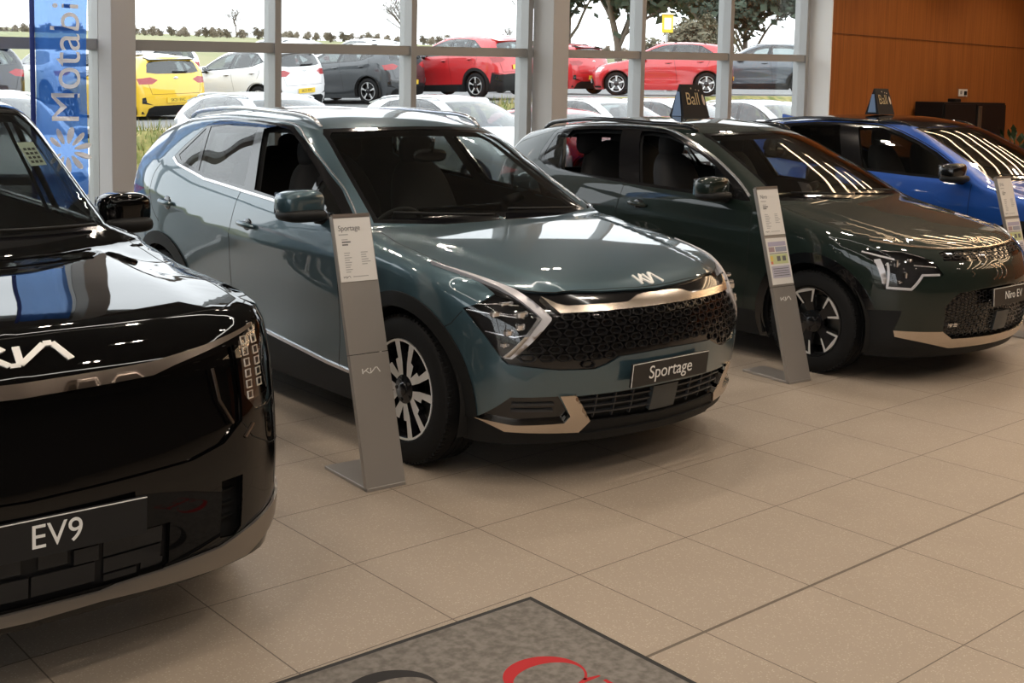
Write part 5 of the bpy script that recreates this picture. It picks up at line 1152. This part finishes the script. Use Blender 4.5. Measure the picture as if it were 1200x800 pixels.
def build_outdoor(name,sc,body,roof=None,clad=False,plates=('','') ,rails_=False,wide=False,style=WHEEL_FIVE):
    sx,sy,sz=sc; spec=dict(NIRO); spec.pop('crease'); 
    spec['rear']=[(.2,-2.08),(.35,-2.16),(.6,-2.19),(.85,-2.17),(1.0,-2.14),(1.12,-2.10),(1.3,-2.01),(1.46,-1.93),(1.6,-1.88)]
    spec['top']=spec['top'][:-4]+[(-1.4,1.565),(-1.85,1.50),(-2.0,1.47),(-2.4,1.36)]
    spec=scaled(spec,sx,sy,sz); root=empty(name); sh=Shape(spec)
    s2=lambda pts:[(a*sx,b*sz) for a,b in pts]; f2=lambda pts:[(a*sy,b*sz) for a,b in pts]; t2=lambda pts:[(a*sx,b*sy) for a,b in pts]
    za,xa,xb=.325,1.31*sx,-1.40*sx; ra=.375
    R=[]; A=lambda n,p,m,**k: R.append(dict(n=n,p=p,m=m,**k))
    for x in (xa,xb): A('arch',[('s',arc(x,za,ra,-35,215,24))],None,drop=True)
    A('front_door_glass',[('s',s2([(.62,1.095),(.159,1.108),(-.30,1.125),(-.40,1.50),(-.22,1.49),(-.045,1.443),(.18,1.365),(.37,1.28),(.56,1.165)]))],GLASSL,side=True,see=True,skirt=0)
    A('rear_door_glass',[('s',s2([(-.40,1.130),(-1.0,1.155),(-1.13,1.165),(-1.16,1.46),(-.95,1.49),(-.50,1.50)]))],GLASSL,side=True,see=True,skirt=0)
    A('rear_quarter_glass',[('s',s2([(-1.19,1.18),(-1.52,1.27),(-1.22,1.45)]))],GLASSL,side=True,see=True,skirt=0)
    A('windscreen',[('f',f2([(0,1.115),(.3,1.112),(.55,1.105),(.70,1.098),(.685,1.15),(.575,1.465),(.55,1.485),(.3,1.497),(0,1.503)]))],GLASSL,see=True,skirt=0)
    A('rear_window',[('r',f2([(0,1.115),(.45,1.12),(.66,1.15),(.60,1.35),(.52,1.40),(0,1.415)]))],GLASSL,see=True,skirt=0)
    A('window_trim',[('s',s2([(.76,1.068),(.159,1.085),(-.415,1.110),(-1.0,1.140),(-1.25,1.168),(-1.60,1.265),(-1.24,1.475),(-.952,1.512),(-.503,1.52),(-.25,1.505),(-.045,1.465),(.20,1.385),(.393,1.302),(.60,1.19),(.74,1.095)]))],BLACKGLOSS,side=True)
    A('tail_light',[('r',f2([(.46,.98),(.60,.91),(.82,.90),(.85,1.03),(.62,1.05)] if not wide else [(.44,.98),(.58,.89),(.83,.89),(.85,1.02),(.60,1.05)]))],RED,side=True)
    A('rear_diffuser',[('r',f2([(0,.40),(.55,.40),(.68,.34),(.72,.1),(0,.1)]))],PLASTIC)
    A('grille',[('f',f2([(0,.76),(.45,.77),(.50,.70),(.40,.66),(0,.65)]))],BLACKGLOSS)
    A('intake',[('f',f2([(0,.52),(.5,.50),(.55,.30),(0,.28)]))],PLASTIC)
    A('headlight',[('f',f2([(.50,.80),(.84,.84),(.80,.70),(.56,.68)]))],LAMPSIL,side=True)
    if clad:
        for i,x in enumerate((xa,xb)): A('arch_cladding',[('s',arc(x,za,.45,-30,210,30))],PLASTIC,side=True,off=.008,key='c%d'%i)
        A('sill_cladding',[('s',[(1.0,.1),(1.0,.33),(-1.0,.36),(-1.0,.1)])],PLASTIC,side=True,off=.004)
        A('rear_bumper',[('r',f2([(0,.62),(.7,.60),(.95,.66)])),('s',s2([(-1.95,.66),(-1.80,.1)])),('r',f2([(.8,.1),(0,.1)]))],PLASTIC)
    else: A('rear_bumper',[('r',f2([(0,.66),(.95,.66)])),('s',s2([(-1.85,.66),(-1.80,.1)])),('r',f2([(.8,.1),(0,.1)]))],body)
    A('tailgate',[('r',f2([(0,.66),(.60,.66),(.66,.90),(.70,1.10),(.62,1.42),(0,1.45)]))],body)
    A('bonnet',[('t',t2([(1.985,0),(1.945,.432),(1.83,.655),(1.60,.79),(1.254,.79),(1.0,.77),(.955,.74),(.985,.3),(1.0,0)]))],body)
    A('front_door',[('s',s2([(.80,1.04),(.76,1.068),(.159,1.086),(-.415,1.111),(-.447,.943),(-.50,.65),(-.52,.36),(.75,.33),(.78,.5),(.80,.8)]))],body,side=True)
    A('rear_door',[('s',s2([(-.415,1.111),(-1.0,1.141),(-1.25,1.169),(-1.48,1.22),(-1.48,1.0),(-1.40,.86),(-1.2,.82),(-1.05,.70),(-.95,.36),(-.52,.36),(-.50,.65),(-.447,.943)]))],body,side=True)
    if roof: A('roof_panel',[('t',t2([(.22,0),(.18,.3),(.10,.54),(-.3,.575),(-1.0,.585),(-1.7,.55),(-1.82,0)]))],roof)
    grow(sh,R,.075,root,dict(n='body_shell',m=body))
    for v,p in (('s',s2([(-.415,1.10),(-.447,.943),(-.50,.65),(-.52,.36)])),('s',s2([(.80,1.04),(.78,.5),(.75,.33)])),('s',s2([(-1.46,1.2),(-1.48,1.0),(-1.40,.86)])),('r',f2([(0,.66),(.60,.66),(.66,.90)]))):
        mb=MB(); ribbon(sh,mb,v,p,.010,.0006,-.004,ds=.06); mb.build_lr('panel_seam',SEAM,root)
    mb=MB(); patch(sh,mb,'r',f2([(.58,.42),(.80,.46),(.80,.58),(.74,.60),(.72,.48)]),.006,.02,ds=.08); mb.build_lr('bumper_vent',BLACKGLOSS,root)
    q=f2([(0,.52)])[0]; plate(sh,root,(q[0],q[1]) if not clad else f2([(0,.78)])[0],plates[0],'r',bg=PLATEY,fg=LETTERK,border=False,size=.09)
    plate(sh,root,f2([(0,.42)])[0],plates[1],'f',bg=PLATEW,fg=LETTERK,border=False,size=.09)
    P,N=frame_at(sh,'r',f2([(0,1.02)])[0]); mb=MB(); ellip(mb,tuple(P),(.012,.06,.03),12,8); mb.build('tailgate_badge',CHROME,root,smooth=True)
    P=edgecurve(sh,'r',f2([(-.32,1.14),(.05,1.15)]),.1); mb=MB(); mb.tube([tuple(p+np.array((-.02,0,.01))) for p in P],.016,6); mb.build('rear_wiper',PLASTIC,root)
    mb=MB(); mb.prism(s2([(-1.70,1.505),(-1.98,1.445),(-1.96,1.425),(-1.70,1.47)]),lambda a,b:(a,-.56*sy,b),lambda a,b:(a,.56*sy,b)); mb.build('roof_spoiler',body if not wide else BLACKGLOSS,root)
    mirrors(root,.52*sx,.99*sy,1.12*sz,body,(.10,.115,.08)); handle(sh,root,s2([(-.26,.967),(-1.22,1.0)]),body,cup=.03)
    if rails_: rails(sh,root,t2([(.02,.56),(-.4,.585),(-1.0,.585),(-1.68,.53)]),SATINW,.016,.025)
    well(sh,(xa,xb),za,ra+.02,root)
    wheel('wheel',.325,.215,.20,style,root,[(xa,-.905*sy,za,0,0),(xa,.905*sy,za,1,0),(xb,-.905*sy,za,0,0),(xb,.905*sy,za,1,0)])
    cabin(root,(.0,-.88*sx),1.04*sz,1.45*sz,wheelx=.42,dashx=.72*sx,hw=.58*sy)
    return root
def repaint(o,old,new):
    for c in o.children_recursive:
        if c.type=='MESH' and c.data.materials and c.data.materials[0]==old: c.data=c.data.copy(); c.data.materials[0]=new
def copy_car(src,old,new): o=instance_tree(src); repaint(o,old,new); return o
def strip_plate(o): pass
def put(o,x,y,deg,label,cat,group=None):
    r=math.radians(deg); c=(ground(x,y)); fx=ground(x+math.cos(r)*1.3,y+math.sin(r)*1.3); bx=ground(x-math.cos(r)*1.3,y-math.sin(r)*1.3); lx=ground(x-math.sin(r)*.8,y+math.cos(r)*.8); rx=ground(x+math.sin(r)*.8,y-math.cos(r)*.8)
    o.location=(x,y,(fx+bx+lx+rx)/4+.004); o.rotation_euler=(math.atan2(lx-rx,1.6),-math.atan2(fx-bx,2.6),r); tag(o,label,cat,group); return o
OY=paint('sunny yellow paint',(.80,.50,.02),0,.4); OW=paint('white paint',(.80,.80,.80),0,.4); OG=paint('dark grey car paint',(.045,.05,.055),.5,.35); OR=paint('red car paint',(.55,.018,.022),.2,.35); OS=paint('silver car paint',(.55,.56,.56),.6,.35); OK=paint('near black car paint',(.012,.012,.013),.3,.3); OLG=paint('light grey paint',(.42,.44,.46),.5,.35); ODB=paint('blue grey paint',(.08,.10,.12),.5,.35)
HB=(.91,.95,.935); SU=(.945,.975,.985); SL=(1.02,1.01,1.06)
hatch=build_outdoor('hatchback_car',HB,OY,plates=('SK21 EVC','SK21 EVC'),wide=True)
suv=build_outdoor('compact_suv_car',SU,OR,clad=True,plates=('SK68 KNB','SK68 KNB'),rails_=True)
big=build_outdoor('sport_utility_car',SL,OG,clad=False,plates=('CP21 DUA','CP21 DUA'),rails_=True,style=WHEEL_MULTI)
put(hatch,8.2,23.6,96,'yellow hatchback seen from behind, parked above the grass bank','car')
BACK=[(hatch,OY,OW,11.15,23.6,104,'white hatchback between the yellow and the dark grey hatchbacks','car'),
 (hatch,OY,OG,14.1,23.6,106,'dark grey hatchback parked between a white car and a red one','car'),
 (suv,OR,OR,16.6,22.2,98,'red sport utility car with black wheel-arch trim, left of the right pillar','car'),
 (hatch,OY,OR,21.5,24.25,93,'red hatchback showing its tail just right of the pillar','car'),
 (hatch,OY,OR,22.3,20.3,128,'long red hatchback seen from the side, behind the green car\'s roof sign','car'),
 (suv,OR,ODB,27.0,20.6,126,'blue grey sport utility car at the right end of the outdoor row','car'),
 (big,OG,OK,4.6,24.6,92,'black estate car outside at the left edge of the glass','car')]
for s,old,new,x,y,d,lb,c in BACK: put(copy_car(s,old,new) if not(s is suv and new is OR) else s,x,y,d,lb,c)
FAR=[(6.5,30.5,88),(9.3,31.0,92),(12.2,31.4,86),(16.0,30.8,95),(19.4,31.0,90),(23.5,30.6,94)]
for i,(x,y,d) in enumerate(FAR): put(copy_car(hatch,OY,OW),x,y,d,'white car in the far row, only its roof showing over nearer cars','car','white roofs in the far row')
NEAR=[(big,OG,OS,1.6,12.6,-92,'silver car outside the glass, behind the blue banner','car'),
 (big,OG,OLG,6.25,13.6,-90,'light grey car with roof rails outside, below the yellow hatchback','car'),
 (big,OG,OS,10.05,13.9,-88,'silver car with roof rails outside, behind the teal car\'s roof','car'),
 (hatch,OY,OR,12.1,13.2,-90,'red car outside, seen through the teal car\'s windscreen','car'),
 (big,OG,OW,14.15,14.2,-92,'white car parked outside just right of the pillar','car'),
 (big,OG,OW,16.6,14.4,-90,'white car outside behind the roof sign of the green car','car'),
 (big,OG,OW,19.4,14.2,-96,'white car with a wide windscreen outside the rightmost panes','car')]
for s,old,new,x,y,d,lb,c in NEAR: put(copy_car(s,old,new) if x!=19.4 else (repaint(s,old,new),s)[1],x,y,d,lb,c)
# ---- trees, hedge, sign
BARK=mat('bark grey brown',(.14,.11,.09),.9); TWIG=mat('bare twigs',(.17,.14,.115),.9); LEAFD=mat('dark evergreen leaf',(.045,.065,.04),.8); LEAFM=mat('dull olive leaf',(.15,.135,.085),.8); LEAFH=mat('hazed hedge brown',(.27,.225,.17),.9)  # hedge brown is paled: the bright distant haze is put into its colour
def make_tree(name,h,spread,leaf,seed,levels=4,leafy=0,trunk=.5):
    rnd=random.Random(seed); root=empty(name); tb=MB(); lb=MB()
    def br(p,d,L,r,lv):
        q=p; pts=[p]; n=3
        for i in range(n):
            d=(d+Vector((rnd.uniform(-.22,.22),rnd.uniform(-.22,.22),rnd.uniform(-.1,.16)))).normalized(); q=q+d*L/n; pts.append(q)
        (tb if lv<3 else lb).tube(pts,[r,r*.85,r*.7,r*.5],5 if lv<2 else 3,cap=False)
        if lv>=levels-2 and leafy:
            for i in range(leafy):
                c=q+Vector((rnd.gauss(0,.45),rnd.gauss(0,.45),rnd.gauss(0,.4)))*L; s=L*rnd.uniform(.18,.42)*(1 if lv>levels-2 else .6); a=Vector((rnd.uniform(-1,1),rnd.uniform(-1,1),rnd.uniform(-1,1))).normalized(); b=a.orthogonal().normalized()
                lb.add([c-a*s,c+b*s*.6,c+a*s,c-b*s*.6],[(0,1,2,3)],1)
        if lv<levels:
            for k in range(rnd.choice((4,5)) if lv else 7):
                t=rnd.uniform(.35,1) if lv else rnd.uniform(trunk,1); i=min(int(t*n),n-1); s=pts[i].lerp(pts[i+1],t*n-i)
                a=rnd.uniform(0,2*PI); e=Vector((math.cos(a),math.sin(a),rnd.uniform(.1,.9)))*spread+d*.55; br(s,e.normalized(),L*rnd.uniform(.5,.68),r*.5,lv+1)
    br(Vector((0,0,-.1)),Vector((0,0,1)),h*(.52 if trunk>.1 else .3),h*.022,0)
    tb.build('trunk',BARK,root,smooth=True,fix=False); lb.build('crown',[TWIG,leaf],root,fix=False); return root
bare=make_tree('bare_tree',6.0,.85,TWIG,3,4,0); ever=make_tree('evergreen_tree',9.0,.62,LEAFD,5,4,14,.12); olive=make_tree('leafy_tree',8.0,.9,LEAFM,9,4,10,.08); bush=make_tree('hedge_bush',2.2,1.7,LEAFH,12,3,12,.02)
def stand(src,first,u_,x,y,s,rz,label,cat,group=None):
    o=src if first else instance_tree(src); o.location=(x,y,ground(x,y)-.05); o.scale=(s,s,s); o.rotation_euler=(0,0,rz); tag(o,label,cat,group)
def ray_at(u,dep): d=_f*FPX+_r*(u-600); d=d/(d@_f); p=CAM+d*dep; return float(p[0]),float(p[1])
tl=[(bare,278,118,.62,'small bare tree on the skyline above the white hatchback'),(bare,468,105,.85,'round bare tree on the skyline above the dark grey hatchback'),(bare,590,125,.5,'small bare tree at the left of the right pillar')]
for i,(s,u,dp,sc,lb) in enumerate(tl): x,y=ray_at(u,dp); stand(s,i==0,u,x,y,sc,i*1.3,lb,'tree')
tl=[(ever,662,82,1.2,'tall dark evergreen just right of the pillar'),(ever,722,58,1.05,'broad dark evergreen left of the yellow sign'),(ever,838,72,1.15,'dark evergreen between the two right mullions'),(ever,868,60,.85,'round dark tree above the blue grey car')]
for i,(s,u,dp,sc,lb) in enumerate(tl): x,y=ray_at(u,dp); stand(s,i==0,u,x,y,sc,i*2.1,lb,'tree')
tl=[(olive,780,45,.64,'brownish leafy tree behind the yellow sign'),(olive,818,56,.75,'brownish leafy tree right of the yellow sign')]
for i,(s,u,dp,sc,lb) in enumerate(tl): x,y=ray_at(u,dp); stand(s,i==0,u,x,y,sc,i*2.1,lb,'tree')
first=True
for i in range(104):
    u=-60+i*10+random.uniform(-4,4); x,y=ray_at(u,(94,104,114)[i%3]+random.uniform(-2,2)); stand(bush,first,u,x,y,random.uniform(.62,.95),random.uniform(0,6),'brown hedge bush in the hedgerow along the skyline','bush','hedgerow on the skyline'); first=False
x,y=ray_at(776,42); z=ground(x,y); root=empty('pole_sign',(x,y,z)); tag(root,'small yellow sign on a post among the trees','sign'); root.rotation_euler=(0,0,math.radians(-30))
mb=MB(); mb.tube([(0,.05,0),(0,.05,4.6-z)],.04,8); mb.build('post',mat('post grey',(.4,.4,.4),.5),root)
mb=MB(); mb.box((0,0,4.2-z),(.40,.04,.66),bev=.01); o=mb.build('sign_board',mat('sign yellow',(.85,.60,.03),.5),root)
mb=MB(); mb.box((0,-.024,4.18-z),(.26,.004,.40)); mb.box((0,-.03,4.52-z),(.5,.06,.05)); mb.build('sign_panel',mat('sign pale panel',(.85,.82,.72),.5),o)
